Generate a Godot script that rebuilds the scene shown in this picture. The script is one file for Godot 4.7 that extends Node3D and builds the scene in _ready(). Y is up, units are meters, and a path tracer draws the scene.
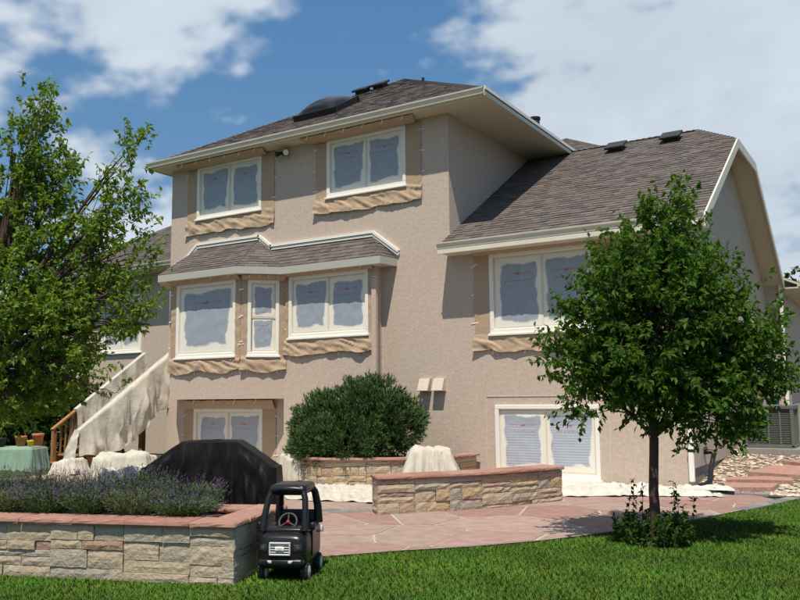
extends Node3D
# ---------------------------------------------------------------- helpers
var M := {}
var used := {}
var rng := RandomNumberGenerator.new()
var noise := FastNoiseLite.new()
const Z0 := -15.39
const XL := -16.9
const XT := -8.3
const XR := -3.44

func numbered(n):
	if not used.has(n):
		used[n] = 0
		return n
	used[n] += 1
	return "%s_%03d" % [n, used[n]]

func thing(called, label, category, at = Vector3.ZERO, turn = 0.0, group = ""):
	var o = Node3D.new()
	o.name = numbered(called)
	add_child(o)
	o.position = at
	o.rotation.y = turn
	tag(o, label, category, group)
	return o

func tag(o, label, category, group = "", kind = ""):
	if label: o.set_meta("label", label)
	if category: o.set_meta("category", category)
	if group: o.set_meta("group", group)
	if kind: o.set_meta("kind", kind)
	return o

func ST():
	var st = SurfaceTool.new()
	st.begin(Mesh.PRIMITIVE_TRIANGLES)
	st.set_smooth_group(-1)
	return st

func inst(called, mesh, m, parent):
	var o = MeshInstance3D.new()
	o.mesh = mesh
	o.material_override = m
	if parent == self:
		o.name = numbered(called)
		add_child(o)
	else:
		o.name = called
		parent.add_child(o, true)
	return o

# shapes given in the parent's own frame
func obj(called, st, m, parent):
	st.generate_normals()
	return inst(called, st.commit(), m, parent)

# shapes given in world coordinates under an unrotated parent
func wobj(called, st, m, parent):
	var o = obj(called, st, m, parent)
	var p = parent
	var off = Vector3.ZERO
	while p != self:
		off += p.position
		p = p.get_parent()
	o.position = -off
	return o

# quad with corners counter-clockwise seen from outside
func quad(st, a, b, c, d):
	for p in [a, c, b, a, d, c]: st.add_vertex(p)

func tri(st, a, b, c):
	for p in [a, c, b]: st.add_vertex(p)

func bx(st, c, s, bs = Basis.IDENTITY):
	var h = s * 0.5
	var v = []
	for i in 8:
		v.append(c + bs * Vector3(h.x * (1 if i & 1 else -1), h.y * (1 if i & 2 else -1), h.z * (1 if i & 4 else -1)))
	quad(st, v[4], v[5], v[7], v[6])
	quad(st, v[1], v[0], v[2], v[3])
	quad(st, v[5], v[1], v[3], v[7])
	quad(st, v[0], v[4], v[6], v[2])
	quad(st, v[6], v[7], v[3], v[2])
	quad(st, v[0], v[1], v[5], v[4])

func bb(st, a, b):
	bx(st, (a + b) * 0.5, (b - a).abs())

# box with chamfered edges
func cbx(st, c, s, r, bs = Basis.IDENTITY):
	var h = s * 0.5
	r = min(r, min(h.x, min(h.y, h.z)) * 0.9)
	var i = h - Vector3(r, r, r)
	for ax in 3:
		for sg in [-1.0, 1.0]:
			var n = Vector3.ZERO; n[ax] = sg
			var u = Vector3.ZERO; u[(ax + 1) % 3] = 1.0
			var w = Vector3.ZERO; w[(ax + 2) % 3] = 1.0
			if sg < 0: var t = u; u = w; w = t
			var q = []
			for k in [[-1, -1], [1, -1], [1, 1], [-1, 1]]:
				q.append(c + bs * (n * h[ax] + u * (k[0] * abs(i.dot(u))) + w * (k[1] * abs(i.dot(w)))))
			quad(st, q[0], q[1], q[2], q[3])
	for ax in 3:
		var a1 = (ax + 1) % 3
		var a2 = (ax + 2) % 3
		for s1 in [-1.0, 1.0]:
			for s2 in [-1.0, 1.0]:
				var p = []
				for e in [-1.0, 1.0]:
					var A = Vector3.ZERO; A[ax] = e * i[ax]; A[a1] = s1 * h[a1]; A[a2] = s2 * i[a2]
					var Bq = Vector3.ZERO; Bq[ax] = e * i[ax]; Bq[a1] = s1 * i[a1]; Bq[a2] = s2 * h[a2]
					p.append(c + bs * A); p.append(c + bs * Bq)
				if s1 * s2 > 0: quad(st, p[0], p[1], p[3], p[2])
				else: quad(st, p[1], p[0], p[2], p[3])
	for sx in [-1.0, 1.0]:
		for sy in [-1.0, 1.0]:
			for sz in [-1.0, 1.0]:
				var A = c + bs * Vector3(sx * h.x, sy * i.y, sz * i.z)
				var Bq = c + bs * Vector3(sx * i.x, sy * h.y, sz * i.z)
				var Cq = c + bs * Vector3(sx * i.x, sy * i.y, sz * h.z)
				if sx * sy * sz > 0: tri(st, A, Bq, Cq)
				else: tri(st, A, Cq, Bq)

# smooth rounded box
func rbox(st, c, s, r, bs = Basis.IDENTITY, nu = 28, nv = 16):
	st.set_smooth_group(1)
	var h = s * 0.5 - Vector3(r, r, r)
	var P = []
	for j in nv + 1:
		var row = []
		var th = PI * j / nv
		for i in nu:
			var ph = TAU * (i + 0.5) / nu
			var n = Vector3(sin(th) * cos(ph), cos(th), sin(th) * sin(ph))
			var g = Vector3(sign(n.x), 1.0 if j < nv / 2.0 else -1.0, sign(n.z))
			row.append(c + bs * (h * g + n * r))
		P.append(row)
	for j in nv:
		for i in nu:
			var k = (i + 1) % nu
			quad(st, P[j][i], P[j][k], P[j + 1][k], P[j + 1][i])
	# caps
	for i in nu:
		var k = (i + 1) % nu
		tri(st, P[0][k], P[0][i], c + bs * Vector3(0, s.y * 0.5, 0))
		tri(st, P[nv][i], P[nv][k], c - bs * Vector3(0, s.y * 0.5, 0))
	st.set_smooth_group(-1)

# tube along points with radii
func tube(st, pts, rad, n = 8, caps = true):
	st.set_smooth_group(1)
	var rings = []
	var side = Vector3.ZERO
	for i in pts.size():
		var d = (pts[min(i + 1, pts.size() - 1)] - pts[max(i - 1, 0)]).normalized()
		if side == Vector3.ZERO:
			side = d.cross(Vector3.UP if abs(d.y) < 0.9 else Vector3.RIGHT).normalized()
		side = (side - d * side.dot(d)).normalized()
		var up = side.cross(d)
		var r = rad[min(i, rad.size() - 1)] if rad is Array else rad
		var ring = []
		for k in n:
			var a = TAU * k / n
			ring.append(pts[i] + (side * cos(a) + up * sin(a)) * r)
		rings.append(ring)
	for i in pts.size() - 1:
		for k in n:
			var m = (k + 1) % n
			quad(st, rings[i][k], rings[i][m], rings[i + 1][m], rings[i + 1][k])
	st.set_smooth_group(-1)
	if caps:
		for k in n:
			var m = (k + 1) % n
			tri(st, rings[0][m], rings[0][k], pts[0])
			tri(st, rings[-1][k], rings[-1][m], pts[-1])

# surface of revolution round Y at c; prof = [[r, y], ...]
func lathe(st, c, prof, n = 20, bs = Basis.IDENTITY):
	st.set_smooth_group(1)
	for i in prof.size() - 1:
		for k in n:
			var a = TAU * k / n
			var b = TAU * (k + 1) / n
			var f = func(p, t): return c + bs * Vector3(p[0] * cos(t), p[1], p[0] * sin(t))
			quad(st, f.call(prof[i], b), f.call(prof[i], a), f.call(prof[i + 1], a), f.call(prof[i + 1], b))
	st.set_smooth_group(-1)

# extruded polygon (Vector2 outline) between two frames: f(p, 0) and f(p, 1)
func prism(st, poly, f):
	var idx = Geometry2D.triangulate_polygon(poly)
	for i in range(0, idx.size(), 3):
		tri(st, f.call(poly[idx[i]], 1.0), f.call(poly[idx[i + 1]], 1.0), f.call(poly[idx[i + 2]], 1.0))
		tri(st, f.call(poly[idx[i]], 0.0), f.call(poly[idx[i + 2]], 0.0), f.call(poly[idx[i + 1]], 0.0))
	for i in poly.size():
		var a = poly[i]
		var b = poly[(i + 1) % poly.size()]
		quad(st, f.call(a, 0.0), f.call(b, 0.0), f.call(b, 1.0), f.call(a, 1.0))

# wrinkled sheet between four corners; nrm = the way it bulges
func sheet(st, a, b, c, d, nu, nv, amp, freq, seed_, bulge = 0.0):
	st.set_smooth_group(1)
	noise.seed = seed_
	noise.frequency = 1.0
	noise.fractal_octaves = 2
	var n = (b - a).cross(d - a).normalized()
	var P = []
	for j in nv + 1:
		var row = []
		for i in nu + 1:
			var u = float(i) / nu
			var v = float(j) / nv
			var p = a.lerp(b, u).lerp(d.lerp(c, u), v)
			var w = sin(PI * v)
			var s = noise.get_noise_3d(p.x * freq, p.y * freq * 1.6, p.z * freq + seed_)
			s += 0.6 * abs(noise.get_noise_3d(p.x * freq * 2.3 + p.y * freq * 2.0, p.y * freq, p.z * freq * 2.3))
			row.append(p + n * (bulge * w + amp * (0.55 + 0.9 * s) * (0.25 + 0.75 * w)) + (d - a).normalized() * amp * 0.5 * noise.get_noise_2d(u * 9.0, v * 2.0 + seed_))
		P.append(row)
	for j in nv:
		for i in nu:
			quad(st, P[j][i], P[j][i + 1], P[j + 1][i + 1], P[j + 1][i])
	st.set_smooth_group(-1)

# ---------------------------------------------------------------- materials
func lin(r, g, b): return Color(r, g, b).linear_to_srgb()

func ntex(freq, octaves, lo, hi, seed_, size = 512, stretch = Vector2(1, 1)):
	var n = FastNoiseLite.new()
	n.seed = seed_
	n.frequency = freq
	n.fractal_octaves = octaves
	n.noise_type = FastNoiseLite.TYPE_SIMPLEX_SMOOTH
	var im = n.get_seamless_image(int(size * stretch.x), int(size * stretch.y))
	im.convert(Image.FORMAT_RGB8)
	if stretch != Vector2(1, 1): im.resize(size, size)
	for y in size:
		for x in size:
			var t = im.get_pixel(x, y).r
			im.set_pixel(x, y, lo.lerp(hi, t))
	return ImageTexture.create_from_image(im)

func nbump(freq, octaves, strength, seed_, size = 512, cell = false):
	var n = FastNoiseLite.new()
	n.seed = seed_
	n.frequency = freq
	n.fractal_octaves = octaves
	if cell:
		n.noise_type = FastNoiseLite.TYPE_CELLULAR
	var im = n.get_seamless_image(size, size)
	im.convert(Image.FORMAT_RGBA8)
	im.bump_map_to_normal_map(strength)
	return ImageTexture.create_from_image(im)

func mat(c, rough = 0.8, tex = null, bump = null, scale = 1.0, bscale = 1.0):
	var m = StandardMaterial3D.new()
	m.albedo_color = c
	m.roughness = rough
	m.metallic_specular = 0.4
	m.cull_mode = BaseMaterial3D.CULL_DISABLED
	if tex: m.albedo_texture = tex
	if bump:
		m.normal_enabled = true
		m.normal_texture = bump
		m.normal_scale = bscale
	if tex or bump:
		m.uv1_triplanar = true
		m.uv1_world_triplanar = true
		m.uv1_scale = Vector3.ONE * scale
	return m

func film_texture(seed_, lower, wscale):
	# plastic film seen through a window sash, cream overspray creeping in from the edges, red print
	var W = 144
	var H = 208
	var im = Image.create(W, H, false, Image.FORMAT_RGBA8)
	var n = FastNoiseLite.new()
	n.seed = seed_
	n.frequency = 0.02
	n.fractal_octaves = 4
	var cream = lin(0.78, 0.76, 0.68)
	var film = lin(0.56, 0.63, 0.75) if lower else lin(0.345, 0.40, 0.475)
	var film2 = lin(0.60, 0.67, 0.78) if lower else lin(0.38, 0.435, 0.51)
	for y in H:
		for x in W:
			var e = min(min(x, W - x) * 1.0, min(y * 0.8, (H - y) * 0.75))
			var t = e - 14.0 + n.get_noise_2d(x * 0.35, y * 0.35) * 13.0 + n.get_noise_2d(x * 4.0, y * 4.0) * 1.5
			var k = smoothstep(-3.0, 3.0, t)
			var k2 = clamp(0.5 + n.get_noise_2d(x * 1.5 + 300, y * 1.5) * 1.1, 0.0, 1.0)
			var f = film.lerp(film2, k2)
			f.a = 0.55 if lower else 0.85
			var c = cream
			c.a = 1.0
			im.set_pixel(x, y, c.lerp(f, k))
	# faint red print: a line of lettering-like strokes with an emblem, a dashed line below
	var red = lin(0.42, 0.10, 0.13)
	red.a = 0.9
	var r = RandomNumberGenerator.new()
	r.seed = seed_
	var y0 = 46
	for x in range(30, 114):
		if min(x, W - x) < 24: continue
		if (x / 3) % 3 != 2:
			for dy in range(0, 5):
				if r.randf() < 0.45: im.set_pixel(x, y0 + dy, red)
		if x > 62 and x < 78:
			for dy in range(-1, int((x - 62) * 0.45)): im.set_pixel(x, y0 + 5 - dy, red)
		if (x / 4) % 3 != 0:
			im.set_pixel(x, y0 + 24, red)
			im.set_pixel(x, y0 + 25, red)
	return ImageTexture.create_from_image(im)

func make_materials():
	var st_t = ntex(0.012, 5, lin(0.82, 0.82, 0.82), lin(1, 1, 1), 3)
	M.stucco = mat(lin(0.555, 0.46, 0.388), 0.92, st_t, nbump(0.02, 5, 5.0, 8), 1.3, 0.32)
	M.stucco_trim = mat(lin(0.62, 0.54, 0.46), 0.9, st_t, null, 0.7)
	M.concrete = mat(lin(0.30, 0.28, 0.26), 0.9, ntex(0.02, 4, lin(0.75, 0.75, 0.75), lin(1, 1, 1), 4), null, 1.0)
	M.white = mat(lin(0.80, 0.785, 0.73), 0.55)
	M.cream = mat(lin(0.70, 0.665, 0.56), 0.5, ntex(0.01, 3, lin(0.9, 0.9, 0.9), lin(1, 1, 1), 6), null, 0.5)
	M.soffit = mat(lin(0.58, 0.53, 0.42), 0.7)
	M.grey_trim = mat(lin(0.42, 0.42, 0.38), 0.6)
	M.unlit_room = mat(lin(0.03, 0.03, 0.03), 0.5)  # darkness of the unlit room put into a near-black colour
	M.glass = mat(lin(0.035, 0.045, 0.055), 0.06)
	M.glass.metallic_specular = 0.7
	M.blind = mat(lin(0.72, 0.74, 0.76), 0.6)
	M.shingle = mat(Color(1, 1, 1), 0.95, ntex(0.09, 3, lin(0.72, 0.72, 0.72), lin(1, 1, 1), 12), nbump(0.25, 2, 3.0, 13), 1.6, 0.6)
	M.shingle.vertex_color_use_as_albedo = true
	M.deck = mat(lin(0.09, 0.075, 0.07), 0.95)
	M.black_metal = mat(lin(0.015, 0.016, 0.018), 0.4)
	M.green_metal = mat(lin(0.016, 0.022, 0.022), 0.5)
	M.dome = mat(lin(0.012, 0.013, 0.016), 0.22)
	M.paper = mat(lin(0.47, 0.35, 0.245), 0.75, ntex(0.02, 4, lin(0.82, 0.82, 0.82), lin(1, 1, 1), 21), null, 1.2)
	M.tape = mat(lin(0.80, 0.79, 0.74), 0.6)
	M.canvas = mat(lin(0.60, 0.575, 0.51), 0.95, ntex(0.012, 5, lin(0.72, 0.71, 0.68), lin(1, 1, 1), 22), nbump(0.03, 4, 4.0, 23), 0.8, 0.5)
	M.plastic_sheet = mat(lin(0.66, 0.655, 0.61), 0.45, ntex(0.015, 5, lin(0.75, 0.75, 0.72), lin(1, 1, 1), 24), null, 0.6)
	M.wood = mat(lin(0.40, 0.20, 0.075), 0.6, ntex(0.015, 4, lin(0.6, 0.55, 0.5), lin(1, 1, 1), 31, 256, Vector2(4, 1)), null, 1.0)
	M.bark = mat(lin(0.11, 0.072, 0.056), 0.9, ntex(0.04, 4, lin(0.45, 0.45, 0.45), lin(1, 1, 1), 32), nbump(0.06, 4, 8.0, 33), 2.0, 1.0)
	M.soil = mat(lin(0.07, 0.045, 0.03), 1.0, ntex(0.08, 4, lin(0.4, 0.4, 0.4), lin(1, 1, 1), 34), nbump(0.12, 3, 8.0, 35), 1.5, 1.0)
	M.mortar = mat(lin(0.50, 0.45, 0.38), 0.95, ntex(0.05, 4, lin(0.7, 0.7, 0.7), lin(1, 1, 1), 36), null, 1.5)
	var rock = ntex(0.02, 5, lin(0.68, 0.66, 0.63), lin(1, 1, 1), 37)
	var rockb = nbump(0.03, 5, 7.0, 38)
	M.stones = []
	for c in [[0.53, 0.445, 0.335], [0.50, 0.42, 0.315], [0.43, 0.385, 0.335], [0.46, 0.34, 0.265], [0.52, 0.40, 0.26], [0.47, 0.41, 0.34], [0.41, 0.275, 0.215]]:
		M.stones.append(mat(lin(c[0], c[1], c[2]), 0.92, rock, rockb, 1.3, 0.8))
	M.cap = []
	for c in [[0.42, 0.235, 0.19], [0.38, 0.20, 0.16], [0.45, 0.27, 0.22]]:
		M.cap.append(mat(lin(c[0], c[1], c[2]), 0.85, rock, rockb, 0.9, 0.4))
	M.flags = []
	var fl = ntex(0.012, 5, lin(0.72, 0.68, 0.66), lin(1, 1, 1), 39)
	for c in [[0.385, 0.265, 0.235], [0.36, 0.235, 0.205], [0.41, 0.295, 0.265], [0.38, 0.285, 0.25], [0.345, 0.215, 0.185]]:
		M.flags.append(mat(lin(c[0], c[1], c[2]), 0.85, fl, rockb, 0.6, 0.22))
	M.pavers = []
	for c in [[0.25, 0.24, 0.235], [0.30, 0.285, 0.275], [0.20, 0.195, 0.20]]:
		M.pavers.append(mat(lin(c[0], c[1], c[2]), 0.9, rock, null, 2.0))
	M.lawn = mat(lin(0.05, 0.085, 0.018), 1.0, ntex(0.03, 5, lin(0.5, 0.55, 0.45), lin(1, 1, 1), 40), null, 0.4)
	M.gravel = mat(lin(0.34, 0.28, 0.22), 1.0, ntex(0.15, 3, lin(0.4, 0.4, 0.4), lin(1, 1, 1), 41), nbump(0.2, 2, 8.0, 42), 1.5, 1.0)
	M.pebble = mat(Color(1, 1, 1), 0.8)
	M.pebble.vertex_color_use_as_albedo = true
	M.grass = mat(Color(1, 1, 1), 0.7)
	M.grass.vertex_color_use_as_albedo = true
	M.grass.backlight_enabled = true
	M.grass.backlight = Color(0.4, 0.4, 0.25)
	M.leaf = mat(Color(1, 1, 1), 0.5)
	M.leaf.metallic_specular = 0.3
	M.leaf.vertex_color_use_as_albedo = true
	M.leaf.backlight_enabled = true
	M.leaf.backlight = Color(1.0, 1.0, 0.6)
	M.needle = mat(Color(1, 1, 1), 0.7)
	M.needle.vertex_color_use_as_albedo = true
	M.cover = mat(lin(0.009, 0.009, 0.010), 0.42, null, nbump(0.02, 4, 6.0, 51), 1.6, 0.25)
	M.cover.metallic_specular = 0.2
	M.car = mat(lin(0.010, 0.011, 0.013), 0.28)
	M.car_dark = mat(lin(0.02, 0.02, 0.02), 0.6)
	M.silver = mat(lin(0.55, 0.56, 0.58), 0.4)
	M.lightgrey = mat(lin(0.50, 0.50, 0.50), 0.6)
	M.grey_plastic = mat(lin(0.05, 0.05, 0.053), 0.5)
	M.red = mat(lin(0.45, 0.03, 0.02), 0.5)
	M.ac = mat(lin(0.115, 0.135, 0.12), 0.5)
	M.ac_fin = mat(lin(0.05, 0.06, 0.055), 0.6)
	M.green_cloth = mat(lin(0.24, 0.38, 0.30), 0.9, ntex(0.05, 3, lin(0.8, 0.8, 0.8), lin(1, 1, 1), 52), null, 1.0)
	M.terracotta = mat(lin(0.42, 0.15, 0.07), 0.85)
	M.yellow = mat(lin(0.65, 0.42, 0.02), 0.5)
	M.films = []
	for s in 4:
		for lower in [false, true]:
			var m = mat(Color(1, 1, 1), 0.3)
			m.albedo_texture = film_texture(100 + s * 7, lower, 1.0)
			m.transparency = BaseMaterial3D.TRANSPARENCY_ALPHA
			M.films.append(m)

# ---------------------------------------------------------------- sky
func make_sky():
	var W = 2048
	var H = 1024
	var im = Image.create(W, H, false, Image.FORMAT_RGBF)
	var n = FastNoiseLite.new()
	n.seed = 5
	n.frequency = 1.0
	n.fractal_octaves = 7
	n.fractal_gain = 0.60
	var n2 = FastNoiseLite.new()
	n2.seed = 11
	n2.frequency = 1.0
	n2.fractal_octaves = 5
	for y in H:
		var th = PI * (y + 0.5) / H
		var up = cos(th)
		if up < -0.03:
			for x in W: im.set_pixel(x, y, Color(0.16, 0.17, 0.13))
			continue
		var e = rad_to_deg(asin(up))
		var t = pow(clamp(1.0 - max(up, 0.0), 0.0, 1.0), 3.2)
		var blue = Color(0.050, 0.165, 0.37).lerp(Color(0.27, 0.44, 0.62), t)
		var hz = clamp(1.0 - max(e, 0.0) / 9.0, 0.0, 1.0)
		for x in W:
			var az = TAU * (x + 0.5) / W
			var d = Vector3(sin(az) * sin(th), up, -cos(az) * sin(th))
			var a = rad_to_deg(wrapf(az, -PI, PI)) + 31.9
			if a > 180.0: a -= 360.0
			var q = d / (max(up, 0.0) + 0.22)
			var v = n.get_noise_3d(q.x * 1.15, q.z * 1.15, 3.0) + 0.30 * n2.get_noise_3d(q.x * 6.0, q.z * 9.0, 9.0)
			var b = 0.10
			b += 0.55 * smoothstep(2.0, 13.0, a) * (1.0 - smoothstep(19.0, 40.0, a))
			b -= 0.22 * smoothstep(24.0, 45.0, a) * (1.0 - smoothstep(110.0, 160.0, a))
			b += 0.20 * exp(-pow((a + 21.0) / 9.0, 2.0) - pow((e - 25.0) / 6.0, 2.0))
			b -= 0.55 * exp(-pow((a + 7.0) / 8.5, 2.0) - pow((e - 20.0) / 6.5, 2.0))
			var c = smoothstep(-0.04, 0.34, v + b)
			c = clamp(c * 0.93 + hz * 0.1, 0.0, 1.0)
			var l = 0.60 + 0.08 * smoothstep(-0.2, 0.5, v) + 0.05 * n2.get_noise_3d(q.x * 3.0, q.z * 3.0, 1.0)
			im.set_pixel(x, y, blue.lerp(Color(l * 0.91, l * 1.02, l * 1.13), c))
	var p = PanoramaSkyMaterial.new()
	p.panorama = ImageTexture.create_from_image(im)
	return p
# ---------------------------------------------------------------- house helpers
# wall rectangle with rectangular openings: o = lower left corner seen from outside, ux along it, n outwards
func wall_holes(st, o, ux, n, L, y0, y1, holes, reveal = 0.16):
	var xs = [0.0, L]
	var ys = [y0, y1]
	for h in holes:
		for v in [h[0], h[1]]: if not xs.has(v): xs.append(v)
		for v in [h[2], h[3]]: if not ys.has(v): ys.append(v)
	xs.sort(); ys.sort()
	var up = Vector3.UP
	for i in xs.size() - 1:
		for j in ys.size() - 1:
			var cx = (xs[i] + xs[i + 1]) * 0.5
			var cy = (ys[j] + ys[j + 1]) * 0.5
			var open = false
			for h in holes:
				if cx > h[0] and cx < h[1] and cy > h[2] and cy < h[3]: open = true
			if open: continue
			quad(st, o + ux * xs[i] + up * ys[j], o + ux * xs[i + 1] + up * ys[j], o + ux * xs[i + 1] + up * ys[j + 1], o + ux * xs[i] + up * ys[j + 1])
	for h in holes:
		var c = [o + ux * h[0] + up * h[2], o + ux * h[1] + up * h[2], o + ux * h[1] + up * h[3], o + ux * h[0] + up * h[3]]
		for k in 4:
			var a = c[k]
			var b = c[(k + 1) % 4]
			quad(st, b, a, a - n * reveal, b - n * reveal)

# o = lower left corner of the trim seen from outside
func window(house, o, ux, n, w, h, kind, seed_, label = ""):
	var bs = Basis(ux, Vector3.UP, n)
	var P = func(x, y, z): return o + ux * x + Vector3.UP * y + n * z
	var t = 0.085
	var st = ST()
	for r in [[0, w, h - t, h], [0, w, 0, t * 1.1], [0, t, t * 1.1, h - t], [w - t, w, t * 1.1, h - t]]:
		cbx(st, P.call((r[0] + r[1]) * 0.5, (r[2] + r[3]) * 0.5, -0.03), Vector3(r[1] - r[0], r[3] - r[2], 0.14), 0.008, bs)
	cbx(st, P.call(w * 0.5, -0.018, 0.0), Vector3(w + 0.06, 0.05, 0.17), 0.008, bs)
	var win = wobj("window", st, M.white, house)
	if label: win.set_meta("label", label)
	var off = win.position
	var inner = 0.0
	var panes = []
	if kind == "slider" or kind == "lower":
		panes = [[t, w * 0.5 + 0.02, t * 1.1, h - t, -0.03], [w * 0.5 - 0.02, w - t, t * 1.1, h - t, -0.055]]
	elif kind == "fixed":
		panes = [[t, w - t, t * 1.1, h - t, -0.03]]
	else:
		panes = [[t, w - t, t * 1.1, h * 0.5 + 0.02, -0.05], [t, w - t, h * 0.5 - 0.02, h - t, -0.03]]
	var k = 0
	for p in panes:
		var s = 0.062
		st = ST()
		var z = p[4]
		for r in [[p[0], p[1], p[3] - s, p[3]], [p[0], p[1], p[2], p[2] + s], [p[0], p[0] + s, p[2] + s, p[3] - s], [p[1] - s, p[1], p[2] + s, p[3] - s]]:
			cbx(st, P.call((r[0] + r[1]) * 0.5, (r[2] + r[3]) * 0.5, z - 0.012), Vector3(r[1] - r[0], r[3] - r[2], 0.045), 0.006, bs)
		obj("sash", st, M.cream, win)
		st = ST()
		quad(st, P.call(p[0] + s, p[2] + s, z - 0.03), P.call(p[1] - s, p[2] + s, z - 0.03), P.call(p[1] - s, p[3] - s, z - 0.03), P.call(p[0] + s, p[3] - s, z - 0.03))
		obj("pane", st, M.clear if kind == "lower" else M.glass, win)
		# film with UVs, gently wrinkled, paint bridging from sash to film
		st = ST()
		st.set_smooth_group(1)
		noise.seed = seed_ + k
		noise.frequency = 1.0
		var NU = 14
		var NV = 18
		var G = []
		for j in NV + 1:
			var row = []
			for i in NU + 1:
				var u = float(i) / NU
				var v = float(j) / NV
				var e = min(min(u, 1 - u) * 6.0, min(v, 1 - v) * 6.0)
				var dz = (0.5 + noise.get_noise_3d(u * 5.0, v * 6.0 + u * 3.0, seed_ + k * 3)) * 0.016 * clamp(e, 0.0, 1.0)
				row.append([P.call(lerp(p[0] + s * 0.6, p[1] - s * 0.6, u), lerp(p[2] + s * 0.6, p[3] - s * 0.6, v), z + 0.014 + dz), Vector2(u, 1 - v)])
			G.append(row)
		for j in NV:
			for i in NU:
				for q in [G[j][i], G[j + 1][i + 1], G[j][i + 1], G[j][i], G[j + 1][i], G[j + 1][i + 1]]:
					st.set_uv(q[1])
					st.add_vertex(q[0])
		obj("plastic_film", st, M.films[((seed_ + k) % 4) * 2 + (1 if kind == "lower" else 0)], win)
		if kind == "lower":
			var y = p[2] + s + 0.03
			while y < p[3] - s - 0.02:
				st = ST()
				bx(st, P.call((p[0] + p[1]) * 0.5, y, -0.11), Vector3(p[1] - p[0] - 0.06, 0.006, 0.05), bs * Basis(Vector3.RIGHT, 0.95))
				obj("blind_slat", st, M.blind, win)
				y += 0.052
		k += 1
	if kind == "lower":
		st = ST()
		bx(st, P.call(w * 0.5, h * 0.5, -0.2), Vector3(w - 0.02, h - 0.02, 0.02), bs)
		obj("unlit_room_backing", st, M.unlit_room, win)  # added dark sheet, stands in for the unlit room behind the blinds
	return win

# convex planar roof slope; first edge is the eave, left to right seen from outside
func roof_slope(house, pts, thick = 0.14, called = "roof"):
	var ux = (pts[1] - pts[0]).normalized()
	var n = ux.cross(pts[2] - pts[0]).normalized()
	if pts.size() > 2 and n.y < 0: n = -n
	var vy = n.cross(ux).normalized()
	var poly = PackedVector2Array()
	for p in pts: poly.append(Vector2((p - pts[0]).dot(ux), (p - pts[0]).dot(vy)))
	var f = func(q, t): return pts[0] + ux * q.x + vy * q.y - Vector3.UP * thick * (1.0 - t)
	var st = ST()
	prism(st, poly, f)
	var roof = wobj(called, st, M.soffit, house)
	st = ST()
	var lo = Vector2(1e9, 1e9)
	var hi = Vector2(-1e9, -1e9)
	for q in poly:
		lo = lo.min(q); hi = hi.max(q)
	var ex = 0.143
	var v = lo.y - 0.02
	var row = 0
	while v < hi.y:
		var u = lo.x - rng.randf() * 0.3
		while u < hi.x:
			var w = rng.randf_range(0.11, 0.30)
			var tab = PackedVector2Array([Vector2(u, v), Vector2(u + w - 0.004, v), Vector2(u + w - 0.004, v + ex + 0.02), Vector2(u, v + ex + 0.02)])
			u += w
			var drop = rng.randf_range(0.0, 0.012)
			tab[0].y -= drop; tab[1].y -= drop
			var ins = true
			for q in tab:
				if not Geometry2D.is_point_in_polygon(q, poly): ins = false
			var parts = [tab] if ins else Geometry2D.intersect_polygons(tab, poly)
			var th = rng.randf_range(0.009, 0.021)
			var g = rng.randf_range(0.72, 1.2)
			var warm = rng.randf_range(-0.012, 0.012)
			var col = Color(0.150 * g + warm, 0.128 * g, 0.122 * g - warm * 0.6)
			for pp in parts:
				if pp.size() < 3: continue
				st.set_color(col)
				var P = []
				for q in pp:
					var k = clamp((q.y - v) / ex, 0.0, 1.2)
					P.append(f.call(q, 1.0) + n * (0.004 + th * (1.0 - k * 0.75)))
				var ar = 0.0
				for i in pp.size(): ar += pp[i].cross(pp[(i + 1) % pp.size()])
				if ar < 0:
					P.reverse(); pp.reverse()
				for i in range(1, P.size() - 1): tri(st, P[0], P[i], P[i + 1])
				for i in P.size():
					var j = (i + 1) % P.size()
					quad(st, f.call(pp[i], 1.0), f.call(pp[j], 1.0), P[j], P[i])
		v += ex
		row += 1
	var s = obj("shingles", st, M.shingle, roof)
	s.set_meta("kind", "stuff")
	return roof

# ridge or hip line covered with cap shingles
func ridge_caps(house, a, b):
	var d = b - a
	var L = d.length()
	d = d / L
	var side = d.cross(Vector3.UP).normalized()
	var up = side.cross(d)
	var st = ST()
	var s = 0.0
	while s < L:
		var g = rng.randf_range(0.8, 1.15)
		st.set_color(Color(0.150 * g, 0.128 * g, 0.122 * g))
		var e = min(s + 0.19, L)
		var p = a + d * s
		var q = a + d * e
		var t = 0.03
		for k in [-1.0, 1.0]:
			var o1 = side * k * 0.13 - up * 0.055
			quad(st, p + up * t, q + up * 0.012, q + o1 + up * 0.012, p + o1 + up * t)
			quad(st, p + up * t, p + o1 + up * t, p + o1, p)
		s += 0.15
	var o = wobj("ridge_cap", st, M.shingle, house)
	o.set_meta("kind", "stuff")
	return o

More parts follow.
